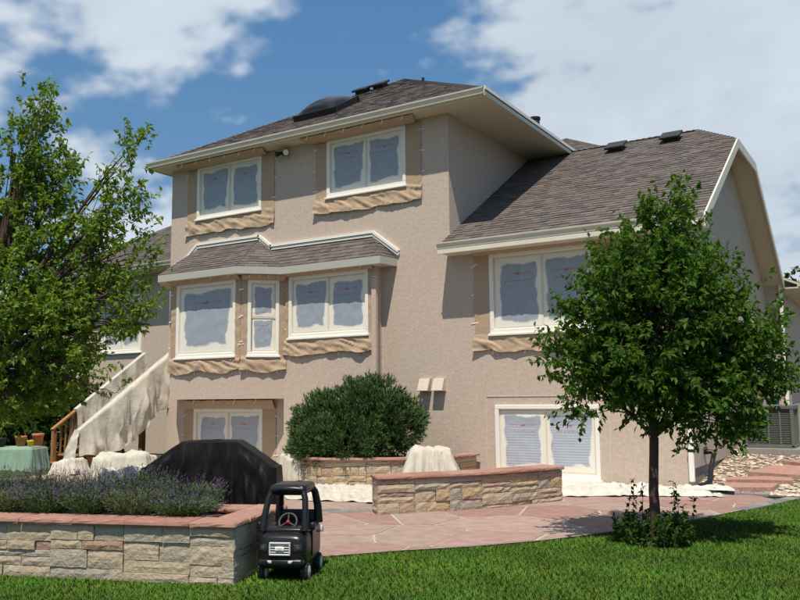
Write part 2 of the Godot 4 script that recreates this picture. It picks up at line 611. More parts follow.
# strip of wrinkled kraft paper; corners a b (lower) c d (upper), ccw from outside
func paper_hem(p, a, b, c, d, seed_):
	# loose skirt below a sill: pleats deepen towards the hem, which stands off the wall
	var st = ST()
	st.set_smooth_group(1)
	noise.seed = seed_
	noise.frequency = 1.0
	noise.fractal_octaves = 2
	var n = (b - a).cross(d - a).normalized()
	var ux = (b - a).normalized()
	var L = (b - a).length()
	var NU = int(L / 0.022)
	var NV = 14
	var P = []
	for j in NV + 1:
		var row = []
		var v = float(j) / NV
		for i in NU + 1:
			var u = float(i) / NU
			var x = u * L
			var k = 1.0 - v
			var q = a.lerp(b, u).lerp(d.lerp(c, u), v)
			var w1 = noise.get_noise_2d(x * 1.1 + k * 0.5, seed_)
			var w2 = 1.0 - 2.4 * abs(noise.get_noise_2d(x * 1.5 - k * 0.9, seed_ + 7.0 + k * 0.4))
			var cr = 1.0 - 3.0 * abs(noise.get_noise_2d(x * 1.3 + v * 1.1, seed_ + 60.0 - v * 0.6))
			var out = 0.025 + k * (0.035 + 0.05 * w1) + 0.012 * w2 * k + 0.034 * max(cr, 0.0) * (0.3 + 0.7 * sin(PI * v)) + 0.012 * noise.get_noise_2d(x * 5.0 + v * 2.0, v * 2.5 + seed_)
			var hem = (0.09 * noise.get_noise_2d(x * 0.8, seed_ + 20.0) + 0.02 * max(cr, 0.0)) * k
			row.append(q + n * max(out, 0.012) + Vector3(0, hem, 0) + ux * 0.05 * k * noise.get_noise_2d(x * 2.0, seed_ + 40.0))
		P.append(row)
	for j in NV:
		for i in NU: quad(st, P[j][i], P[j][i + 1], P[j + 1][i + 1], P[j + 1][i])
	return wobj("bottom_strip", st, M.paper, p)

func paper_strip(p, called, a, b, c, d, amp, seed_, bulge = 0.0):
	var st = ST()
	var L = max((b - a).length(), (d - a).length())
	var wd = min((b - a).length(), (d - a).length())
	var nu = int(clamp((b - a).length() / 0.05, 4, 60))
	var nv = int(clamp((d - a).length() / 0.05, 4, 60))
	sheet(st, a, b, c, d, nu, nv, amp, 3.2, seed_, bulge)
	return wobj(called, st, M.paper, p)

func tape_bit(p, at, ux, n, ang, len_ = 0.16):
	var st = ST()
	var bs = Basis(ux, Vector3.UP, n) * Basis(Vector3(0, 0, 1), ang)
	bx(st, at + n * 0.012, Vector3(len_, 0.022, 0.004), bs)
	wobj("tape", st, M.tape, p)

# paper round a window: o lower-left of trim; margins
func masking(label, o, ux, n, w, h, top, left, right, bottom, seed_, hang = 0.05):
	var P = func(x, y, z): return o + ux * x + Vector3.UP * y + n * z
	var t = thing("masking_paper", label, "masking paper", P.call(w * 0.5, -bottom, 0.0), 0.0, "masking paper round the windows")
	if left > 0:
		paper_strip(t, "side_strip", P.call(-left, -0.03, 0.006), P.call(0.01, -0.03, 0.02), P.call(0.01, h, 0.02), P.call(-left, h + top * 0.5, 0.006), 0.016, seed_)
		for k in 3: tape_bit(t, P.call(-left, h * (0.15 + 0.36 * k), 0.0), ux, n, 0.1 + 0.15 * k)
	if right > 0:
		paper_strip(t, "side_strip", P.call(w - 0.01, -0.03, 0.02), P.call(w + right, -0.03, 0.006), P.call(w + right, h + top * 0.5, 0.006), P.call(w - 0.01, h, 0.02), 0.016, seed_ + 1)
		for k in 3: tape_bit(t, P.call(w + right, h * (0.18 + 0.34 * k), 0.0), ux, n, 0.1 - 0.15 * k)
	if bottom > 0:
		paper_hem(t, P.call(-left - 0.05, -bottom, 0.0), P.call(w + right + 0.03, -bottom, 0.0), P.call(w + right + 0.02, 0.02, 0.0), P.call(-left, 0.01, 0.0), seed_ + 2)
		for k in 4: tape_bit(t, P.call(w * (0.02 + 0.31 * k), -bottom, 0.0), ux, n, 1.35 + 0.1 * k, 0.13)
	if top > 0:
		paper_strip(t, "top_strip", P.call(-left, h - 0.02, 0.03), P.call(w + right, h - 0.02, 0.03), P.call(w + right, h + top, 0.16), P.call(-left, h + top, 0.16), 0.035, seed_ + 3)
		for k in 4: tape_bit(t, P.call(w * (0.05 + 0.3 * k), h + top * 0.8, 0.15), ux, n, 1.2, 0.13)
	return t

func gutter(house, a, b, out):
	# K-style gutter: profile in (out, up), from a to b at its top back edge
	var pr = PackedVector2Array([Vector2(0, -0.13), Vector2(0.075, -0.13), Vector2(0.085, -0.07), Vector2(0.115, -0.03), Vector2(0.12, 0.0), Vector2(0.105, 0.0), Vector2(0.1, -0.02), Vector2(0.07, -0.115), Vector2(0.01, -0.115), Vector2(0.01, 0.0), Vector2(0, 0)])
	var st = ST()
	var f = func(q, t): return a.lerp(b, t) + out * q.x + Vector3.UP * q.y
	prism(st, pr, f)
	return wobj("gutter", st, M.cream, house)

func board(house, called, a, b, m):
	var st = ST()
	bb(st, a, b)
	return wobj(called, st, m, house)

func build_house():
	var H = thing("house", "large two storey tan stucco house with brown shingle roofs", "house", Vector3(-10, 0, -20))
	var X = Vector3.RIGHT
	var Zn = Vector3.BACK
	var st = ST()
	# tower front, with the openings of two upper windows and the walk-out window
	var rel = func(x0, x1, y0, y1): return [x0 - XL + 0.02, x1 - XL - 0.02, y0 + 0.02, y1 - 0.02]
	wall_holes(st, Vector3(XL, 0, Z0), X, Zn, XT - XL, 0.0, 7.88, [rel.call(-15.92, -13.66, 6.4, 7.85), rel.call(-11.6, -9.38, 6.4, 7.82), rel.call(-15.88, -13.54, 0.06, 1.43)])
	quad(st, Vector3(XT, 4.0, Z0), Vector3(XT, 4.0, -24.4), Vector3(XT, 7.88, -24.4), Vector3(XT, 7.88, Z0))
	quad(st, Vector3(XL, 0, -24.4), Vector3(XL, 0, Z0), Vector3(XL, 7.88, Z0), Vector3(XL, 7.88, -24.4))
	quad(st, Vector3(XT, 0, -24.4), Vector3(XL, 0, -24.4), Vector3(XL, 7.88, -24.4), Vector3(XT, 7.88, -24.4))
	wobj("wall", st, M.stucco, H)
	# right part of the back wall
	st = ST()
	var rr = func(x0, x1, y0, y1): return [x0 - XT + 0.02, x1 - XT - 0.02, y0 + 0.02, y1 - 0.02]
	wall_holes(st, Vector3(XT, 0, Z0), X, Zn, XR - XT, 0.0, 4.7, [rr.call(-7.37, -5.08, 2.94, 4.62), rr.call(-7.31, -5.14, 0.06, 1.49)])
	wobj("wall", st, M.stucco, H)
	# gable side wall, with foundation below
	st = ST()
	var gz = func(z): return 4.80 + 0.6155 * (-14.85 - z) - 0.13
	var g = PackedVector2Array([Vector2(-15.39, 0.35), Vector2(-15.39, gz.call(-15.39)), Vector2(-18.83, 7.12), Vector2(-21.17, 7.12), Vector2(-24.61, gz.call(-15.39)), Vector2(-24.61, 0.35)])
	prism(st, g, func(q, t): return Vector3(XR - 0.15 * (1 - t), q.y, q.x + (-0.002 if q.x > -15.4 else 0.0)))
	wobj("wall", st, M.stucco, H)
	board(H, "foundation", Vector3(XR - 0.2, -0.2, -24.6), Vector3(XR - 0.03, 0.345, Z0 - 0.01), M.concrete)
	st = ST()
	quad(st, Vector3(XR, 0, -24.61), Vector3(XT, 0, -24.61), Vector3(XT, 4.7, -24.61), Vector3(XR, 4.7, -24.61))
	wobj("wall", st, M.stucco, H)
	# ---- tower roof
	st = ST()
	bb(st, Vector3(-17.2, 7.87, -24.85), Vector3(-7.13, 7.92, -14.86))
	wobj("soffit", st, M.soffit, H)
	var A = Vector3(-17.22, 8.0, -14.83)
	var B = Vector3(-7.1, 8.0, -14.83)
	var C = Vector3(-7.1, 8.0, -24.87)
	var D = Vector3(-17.22, 8.0, -24.87)
	var T = Vector3(-12.16, 8.0 + 0.59 * 5.04, -19.85)
	roof_slope(H, [A, B, T], 0.06)
	roof_slope(H, [B, C, T], 0.06)
	roof_slope(H, [C, D, T], 0.06)
	roof_slope(H, [D, A, T], 0.06)
	for p in [A, B, C, D]: ridge_caps(H, p.lerp(T, 0.02), T)
	gutter(H, Vector3(-17.25, 8.02, -14.86), Vector3(-7.12, 8.02, -14.86), Zn)
	board(H, "fascia", Vector3(-17.2, 7.85, -14.875), Vector3(-7.13, 7.99, -14.861), M.cream)
	board(H, "fascia", Vector3(-7.128, 7.85, -24.86), Vector3(-7.10, 8.0, -14.80), M.cream)
	board(H, "fascia", Vector3(-7.099, 7.96, -24.86), Vector3(-7.075, 8.03, -14.76), M.white)
	board(H, "fascia", Vector3(-17.24, 7.85, -24.86), Vector3(-17.21, 8.0, -14.87), M.cream)
	# ---- right roof with clipped gable
	var yr = 7.97
	var e0 = Vector3(XT, 4.80, -14.85)
	roof_slope(H, [e0, Vector3(-2.95, 4.80, -14.85), Vector3(-2.95, 7.25, -18.83), Vector3(-4.01, yr, -20.0), Vector3(XT, yr, -20.0)], 0.10)
	roof_slope(H, [Vector3(-2.95, 7.25, -18.83), Vector3(-2.95, 7.25, -21.17), Vector3(-4.01, yr, -20.0)], 0.10)
	roof_slope(H, [Vector3(-2.95, 4.80, -25.15), Vector3(XT, 4.80, -25.15), Vector3(XT, yr, -20.0), Vector3(-4.01, yr, -20.0), Vector3(-2.95, 7.25, -21.17)], 0.10)
	ridge_caps(H, Vector3(XT, yr, -20), Vector3(-4.01, yr, -20))
	ridge_caps(H, Vector3(-3.05, 7.318, -18.94), Vector3(-4.01, yr, -20))
	ridge_caps(H, Vector3(-3.05, 7.318, -21.06), Vector3(-4.01, yr, -20))
	gutter(H, Vector3(XT + 0.01, 4.86, -14.87), Vector3(-2.93, 4.86, -14.87), Zn)
	st = ST()
	prism(st, PackedVector2Array([Vector2(-15.385, 4.66), Vector2(-14.872, 4.66), Vector2(-14.872, 4.73), Vector2(-15.385, 5.03)]), func(q, t): return Vector3(lerp(XT + 0.01, -2.96, t), q.y, q.x))
	wobj("eave_box", st, M.cream, H)
	board(H, "fascia", Vector3(XT + 0.02, 4.63, -14.871), Vector3(-2.95, 4.72, -14.80), M.cream)
	# rake boards
	for r in [[Vector3(-2.95, 4.74, -14.85), Vector3(-2.95, 7.19, -18.83)], [Vector3(-2.95, 7.19, -18.83), Vector3(-2.95, 7.19, -21.17)], [Vector3(-2.95, 7.19, -21.17), Vector3(-2.95, 4.74, -25.15)]]:
		st = ST()
		var a = r[0]
		var b = r[1]
		prism(st, PackedVector2Array([Vector2(0, -0.14), Vector2(0.035, -0.14), Vector2(0.035, 0.07), Vector2(0, 0.07)]), func(q, t): return a.lerp(b, t) + Vector3(q.x, q.y, 0))
		wobj("rake_board", st, M.cream, H)
	# ---- rear roof that shows over the ridge
	var ap = Vector3(-9.5, 10.35, -26)
	var q4 = [Vector3(-15, 7.15, -20.6), Vector3(-4, 7.15, -20.6), Vector3(-4, 7.15, -31.4), Vector3(-15, 7.15, -31.4)]
	for k in [1, 2]: roof_slope(H, [q4[k], q4[(k + 1) % 4], ap], 0.06)
	roof_slope(H, [q4[0], q4[1], ap], 0.06)
	ridge_caps(H, q4[1], ap)
	# ---- bay
	var bay = PackedVector2Array([Vector2(-16.42, -15.1), Vector2(-15.73, -14.39), Vector2(-13.38, -14.39), Vector2(-12.65, -15.1), Vector2(-10.07, -15.1)])
	st = ST()
	var nL = Vector3(-0.717, 0, 0.697)
	wall_holes(st, Vector3(-16.42, 0, -15.1), Vector3(0.697, 0, 0.717), nL, 0.99, 1.66, 4.62, [])
	wall_holes(st, Vector3(-15.73, 0, -14.39), X, Zn, 2.35, 1.66, 4.62, [[0.23, 2.17, 2.69, 4.48]])
	var uc = Vector3(0.73, 0, -0.71).normalized()
	var nc = Vector3(0.71, 0, 0.73).normalized()
	wall_holes(st, Vector3(-13.38, 0, -14.39), uc, nc, 1.0183, 1.66, 4.62, [[0.17, 0.87, 2.69, 4.46]])
	wall_holes(st, Vector3(-12.65, 0, -15.1), X, Zn, 2.58, 0.0, 4.62, [[0.17, 2.41, 3.09, 4.52]])
	wall_holes(st, Vector3(-10.07, 0, -15.1), Vector3(0, 0, -1), X, 0.29, 0.0, 4.62, [])
	wall_holes(st, Vector3(-12.65, 0, -15.39), Vector3(0, 0, 1), -X, 0.29, 0.0, 1.66, [])
	wall_holes(st, Vector3(-16.42, 0, -15.39), Vector3(0, 0, 1), -X, 0.29, 1.66, 4.62, [])
	var fl = [Vector3(-16.42, 1.66, -15.39), Vector3(-12.65, 1.66, -15.39), Vector3(-12.65, 1.66, -15.1), Vector3(-13.38, 1.66, -14.39), Vector3(-15.73, 1.66, -14.39), Vector3(-16.42, 1.66, -15.1)]
	for i in range(1, 5): tri(st, fl[0], fl[i], fl[i + 1])
	wobj("bay_wall", st, M.stucco, H)
	# bay eave: soffit, fascia, roof, flashing
	var ye = 4.75
	var ep = [Vector2(-16.85, -15.385), Vector2(-16.72, -15.0), Vector2(-15.88, -14.08), Vector2(-13.25, -14.08), Vector2(-12.5, -14.8), Vector2(-9.72, -14.8), Vector2(-9.66, -15.385)]
	st = ST()
	prism(st, PackedVector2Array(ep), func(q, t): return Vector3(q.x, lerp(4.585, 4.61, t), q.y))
	wobj("soffit", st, M.soffit, H)
	for i in ep.size() - 1:
		var a = Vector3(ep[i].x, 4.66, ep[i].y)
		var b = Vector3(ep[i + 1].x, 4.66, ep[i + 1].y)
		var u = (b - a).normalized()
		st = ST()
		bx(st, (a + b) * 0.5, Vector3((b - a).length() + 0.012, 0.17, 0.03), Basis(u, Vector3.UP, u.cross(Vector3.UP)))
		wobj("fascia", st, M.grey_trim, H)
	var V = func(i, y = 4.75): return Vector3(ep[i].x, y, ep[i].y)
	var w1 = Vector3(-15.86, 5.6, Z0 + 0.005)
	var w2 = Vector3(-13.71, 5.6, Z0 + 0.005)
	var w3 = Vector3(-13.31, 5.30, Z0 + 0.005)
	var w4 = Vector3(-10.27, 5.30, Z0 + 0.005)
	roof_slope(H, [V.call(2), V.call(3), w2, w1], 0.05)
	roof_slope(H, [V.call(1), V.call(2), w1], 0.05)
	roof_slope(H, [V.call(3), V.call(4), w2], 0.05)
	roof_slope(H, [V.call(4), w3, w2], 0.05)
	roof_slope(H, [V.call(4), V.call(5), w4, w3], 0.05)
	roof_slope(H, [V.call(5), V.call(6), w4], 0.05)
	ridge_caps(H, V.call(3).lerp(w2, 0.08), w2)
	var fp = [Vector3(-16.9, 4.78, Z0), w1, w2, w3, w4, Vector3(-9.6, 4.80, Z0)]
	for i in fp.size() - 1:
		for k in 2:
			var a = fp[i] + Vector3(0, 0.05 + 0.075 * k, 0.02 + 0.012 * k)
			var b = fp[i + 1] + Vector3(0, 0.05 + 0.075 * k, 0.02 + 0.012 * k)
			var u = (b - a).normalized()
			st = ST()
			bx(st, (a + b) * 0.5, Vector3((b - a).length() + 0.04, 0.06, 0.05 + 0.02 * k), Basis(u, Vector3.BACK.cross(u), Vector3.BACK))
			wobj("flashing", st, M.white, H)
	# conduit down the bump-out corner
	st = ST()
	bb(st, Vector3(-10.10, 0.0, -15.10), Vector3(-9.98, 4.3, -15.02))
	wobj("corner_board", st, M.stucco, H)
	# ---- windows (trim lower-left corners)
	window(H, Vector3(-15.92, 6.4, Z0), X, Zn, 2.26, 1.45, "slider", 1)
	window(H, Vector3(-11.6, 6.4, Z0), X, Zn, 2.22, 1.42, "slider", 3)
	window(H, Vector3(-7.37, 2.94, Z0), X, Zn, 2.29, 1.68, "slider", 6)
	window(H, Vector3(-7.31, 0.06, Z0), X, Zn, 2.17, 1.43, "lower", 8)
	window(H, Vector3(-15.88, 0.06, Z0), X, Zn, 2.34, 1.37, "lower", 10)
	window(H, Vector3(-15.52, 2.67, -14.39), X, Zn, 1.98, 1.83, "fixed", 13)
	window(H, Vector3(-13.38, 2.67, -14.39) + uc * 0.15, uc, nc, 0.74, 1.81, "hung", 15)
	window(H, Vector3(-12.50, 3.07, -15.1), X, Zn, 2.28, 1.48, "slider", 17)
	# stucco control joints round the walk-out window
	for r in [[Vector3(-7.5, 1.655, Z0), Vector3(-4.95, 1.675, Z0 + 0.012)], [Vector3(-7.52, 0.0, Z0), Vector3(-7.5, 1.655, Z0 + 0.008)], [Vector3(-4.95, 0.0, Z0), Vector3(-4.93, 1.675, Z0 + 0.008)]]:
		board(H, "control_joint", r[0], r[1], M.stucco_trim)
	# ---- left wing
	st = ST()
	wall_holes(st, Vector3(-25.5, 0, -18), X, Zn, 8.6, 0, 5.75, [[2.52, 4.48, 3.22, 5.08]])
	quad(st, Vector3(-25.5, 0, -26), Vector3(-25.5, 0, -18), Vector3(-25.5, 5.75, -18), Vector3(-25.5, 5.75, -26))
	wobj("wall", st, M.stucco, H)
	window(H, Vector3(-23.0, 3.2, -18), X, Zn, 2.0, 1.9, "slider", 19)
	st = ST()
	bb(st, Vector3(-26.1, 5.68, -26), Vector3(XL - 0.01, 5.72, -17.31))
	wobj("soffit", st, M.soffit, H)
	roof_slope(H, [Vector3(-26.1, 5.86, -17.3), Vector3(XL - 0.01, 5.86, -17.3), Vector3(XL - 0.01, 8.6, -21.75), Vector3(-22.0, 8.6, -21.75)], 0.08)
	roof_slope(H, [Vector3(-26.1, 5.86, -26.2), Vector3(-26.1, 5.86, -17.3), Vector3(-22.0, 8.6, -21.75)], 0.08)
	board(H, "fascia", Vector3(-26.1, 5.68, -17.31), Vector3(XL - 0.01, 5.84, -17.29), M.cream)
	gutter(H, Vector3(-26.1, 5.87, -17.289), Vector3(XL - 0.01, 5.87, -17.289), Zn)
	# ---- rear right wing
	st = ST()
	quad(st, Vector3(-3.44, 0, -25.2), Vector3(-3.08, 0, -25.2), Vector3(-3.08, 4.8, -25.2), Vector3(-3.44, 4.8, -25.2))
	quad(st, Vector3(-3.08, 0, -25.2), Vector3(-3.08, 0, -38), Vector3(-3.08, 4.8, -38), Vector3(-3.08, 4.8, -25.2))
	quad(st, Vector3(-3.44, 0, -24.6), Vector3(-3.44, 0, -25.2), Vector3(-3.44, 4.8, -25.2), Vector3(-3.44, 4.8, -24.6))
	wobj("wall", st, M.stucco, H)
	st = ST()
	bb(st, Vector3(-3.4, 4.60, -38), Vector3(-2.6, 4.64, -25.22))
	wobj("soffit", st, M.soffit, H)
	roof_slope(H, [Vector3(-2.58, 4.76, -25.25), Vector3(-2.58, 4.76, -38), Vector3(-8, 7.3, -38), Vector3(-8, 7.3, -25.25)], 0.06)
	board(H, "fascia", Vector3(-2.60, 4.60, -38), Vector3(-2.575, 4.75, -25.22), M.cream)
	gutter(H, Vector3(-2.574, 4.78, -25.2), Vector3(-2.574, 4.78, -38), X)
	# downspouts
	for p in [Vector3(-3.47, 0.12, Z0 + 0.045), Vector3(-3.03, 0.3, -25.15)]:
		st = ST()
		cbx(st, p + Vector3(0, 2.25, 0), Vector3(0.095, 4.5, 0.075), 0.012)
		var ds = wobj("downspout", st, M.white, H)
		st = ST()
		for y in [0.55, 2.6]: cbx(st, p + Vector3(0, y, 0.0), Vector3(0.115, 0.05, 0.085), 0.004)
		obj("strap", st, M.black_metal, ds)
	build_roof_fittings(H)
	build_papers(X, Zn, uc, nc)

func build_roof_fittings(H):
	var st = ST()
	# skylight on the tower's front slope
	var n = Vector3(0, 1, 0.59).normalized()
	var v = Vector3(0, 0.59, -1).normalized()
	var bs = Basis(Vector3.RIGHT, n, -v)
	var yy = func(z): return 8.0 + 0.59 * (-14.83 - z)
	var c = Vector3(-12.62, yy.call(-16.75), -16.75)
	for r in [[-0.62, 0, 0.07, 1.24], [0.62, 0, 0.07, 1.24], [0, -0.62, 1.31, 0.07], [0, 0.62, 1.31, 0.07]]:
		bx(st, c + bs * Vector3(r[0], 0.07, r[1]), Vector3(r[2], 0.2, r[3]), bs)
	var sk = wobj("skylight", st, M.black_metal, H)
	st = ST()
	st.set_smooth_group(1)
	var N = 14
	var G = []
	for j in N + 1:
		var row = []
		for i in N + 1:
			var a = -1.0 + 2.0 * i / N
			var b = -1.0 + 2.0 * j / N
			row.append(c + bs * Vector3(a * 0.6, 0.15 + 0.24 * pow((1 - a * a) * (1 - b * b), 0.55), b * 0.6))
		G.append(row)
	for j in N:
		for i in N: quad(st, G[j][i], G[j + 1][i], G[j + 1][i + 1], G[j][i + 1])
	st.set_smooth_group(-1)
	obj("dome", st, M.dome, sk)
	# box vents
	for p in [[-12.98, -18.95, 0.59, 8.0, -14.83], [-12.50, -19.15, 0.59, 8.0, -14.83], [-5.80, -19.45, 0.6155, 4.8, -14.85], [-4.49, -19.5, 0.6155, 4.8, -14.85]]:
		var q = Vector3(p[0], p[3] + p[2] * (p[4] - p[1]), p[1])
		var nn = Vector3(0, 1, p[2]).normalized()
		var b2 = Basis(Vector3.RIGHT, nn, Vector3.RIGHT.cross(nn))
		st = ST()
		bx(st, q + b2 * Vector3(0, 0.06, 0), Vector3(0.34, 0.10, 0.3), b2)
		var rv = wobj("roof_vent", st, M.green_metal, H)
		st = ST()
		cbx(st, q + b2 * Vector3(0, 0.14, 0.01), Vector3(0.48, 0.06, 0.44), 0.015, b2)
		obj("hood", st, M.green_metal, rv)
	# flue pipe on the right hip slope and a thin pipe by the apex
	var fq = Vector3(-7.45, 8.2, -18.3)
	st = ST()
	tube(st, [fq, fq + Vector3(0, 0.16, 0)], 0.08, 14)
	var pipe = wobj("flue_pipe", st, M.silver, H)
	st = ST()
	tube(st, [fq + Vector3(0, 0.18, 0), fq + Vector3(0, 0.24, 0)], 0.14, 14)
	tube(st, [fq + Vector3(0, 0.08, 0), fq + Vector3(0, 0.13, 0)], 0.12, 14)
	obj("cap", st, M.black_metal, pipe)
	st = ST()
	var tq = Vector3(-10.6, 10.0, -18.3)
	tube(st, [tq, tq + Vector3(0, 0.16, 0)], 0.04, 10)
	wobj("vent_pipe", st, M.black_metal, H)
	# flood light under the eave
	st = ST()
	var lp = Vector3(-12.85, 7.72, Z0 + 0.05)
	bx(st, lp, Vector3(0.14, 0.12, 0.08))
	var fl = wobj("flood_light", st, M.black_metal, H)
	for s in [-1.0, 1.0]:
		st = ST()
		var d = Vector3(0.55 * s, -0.35, 0.75).normalized()
		var b3 = Basis(Quaternion(Vector3.UP, d))
		lathe(st, lp + Vector3(0.06 * s, 0.0, 0.05), [[0.0, 0.0], [0.035, 0.0], [0.045, 0.1], [0.075, 0.17], [0.07, 0.18], [0.0, 0.165]], 14, b3)
		obj("lamp_head", st, M.black_metal if s < 0 else M.white, fl)
	# two exhaust hoods
	for x in [-8.93, -8.58]:
		st = ST()
		var w = 0.13
		var a = [Vector3(x - w, 2.05, Z0 + 0.02), Vector3(x + w, 2.05, Z0 + 0.02)]
		prism(st, PackedVector2Array([Vector2(0.0, 2.06), Vector2(0.07, 2.06), Vector2(0.19, 1.80), Vector2(0.175, 1.79), Vector2(0.06, 2.03), Vector2(0.0, 2.03)]), func(q, t): return Vector3(lerp(x - w, x + w, t), q.y, Z0 + q.x))
		for s in [-1.0, 1.0]:
			prism(st, PackedVector2Array([Vector2(0.0, 2.03), Vector2(0.06, 2.03), Vector2(0.175, 1.79), Vector2(0.0, 1.79)]), func(q, t): return Vector3(x + s * (w - 0.012 * t), q.y, Z0 + q.x))
		wobj("exhaust_hood", st, M.stucco_trim, H)

func build_papers(X, Zn, uc, nc):
	masking("brown masking paper taped round the upper window left of the floodlight", Vector3(-15.92, 6.4, Z0), X, Zn, 2.26, 1.45, 0.0, 0.36, 0.42, 0.42, 201)
	masking("brown masking paper taped round the upper window below the skylight", Vector3(-11.6, 6.4, Z0), X, Zn, 2.22, 1.42, 0.0, 0.34, 0.40, 0.40, 211)
	masking("brown masking paper round the big window beside the leafy green tree", Vector3(-7.37, 2.94, Z0), X, Zn, 2.29, 1.68, 0.12, 0.36, 0.3, 0.36, 221, 0.06)
	masking("brown masking paper round the wide bay window beside the draped stairs", Vector3(-15.52, 2.67, -14.39), X, Zn, 1.98, 1.83, 0.10, 0.2, 0.16, 0.36, 231)
	masking("brown masking paper round the narrow angled bay window", Vector3(-13.38, 2.67, -14.39) + uc * 0.15, uc, nc, 0.74, 1.81, 0.10, 0.14, 0.14, 0.36, 241)
	masking("brown masking paper round the bump-out window above the juniper", Vector3(-12.5, 3.07, -15.1), X, Zn, 2.28, 1.48, 0.06, 0.12, 0.16, 0.38, 251)
	masking("brown masking paper round the walk-out window behind the covered grill", Vector3(-15.88, 0.06, Z0), X, Zn, 2.34, 1.37, 0.20, 0.36, 0.42, 0.0, 261)
	# paper valances tucked under the tower soffit
	for r in [[-16.35, -13.3, 271, "brown paper valance hanging from the soffit over the window left of the floodlight"], [-12.15, -8.95, 281, "brown paper valance hanging from the soffit over the window below the skylight"]]:
		var t = thing("masking_paper", r[3], "masking paper", Vector3((r[0] + r[1]) * 0.5, 7.8, Z0), 0.0, "masking paper round the windows")
		paper_strip(t, "top_strip", Vector3(r[0] + 0.1, 7.79, Z0 + 0.06), Vector3(r[1] - 0.15, 7.79, Z0 + 0.06), Vector3(r[1], 7.85, Z0 + 0.42), Vector3(r[0], 7.85, Z0 + 0.42), 0.03, r[2])
		for k in 6: tape_bit(t, Vector3(lerp(r[0], r[1], (k + 0.5) / 6.0), 7.82, Z0 + 0.42), X, Zn, 1.2, 0.12)
# ---------------------------------------------------------------- ground
const EDGE := [Vector2(-5.75, -6.95), Vector2(-5.44, -7.13), Vector2(-4.9, -7.82), Vector2(-4.34, -8.41), Vector2(-3.81, -9.15), Vector2(-3.37, -9.95), Vector2(-3.08, -10.64), Vector2(-2.59, -11.79), Vector2(-2.2, -13.1), Vector2(-1.95, -14.3)]

func gh(z): return clamp((-15.2 - z) * 0.12, 0.0, 1.4)

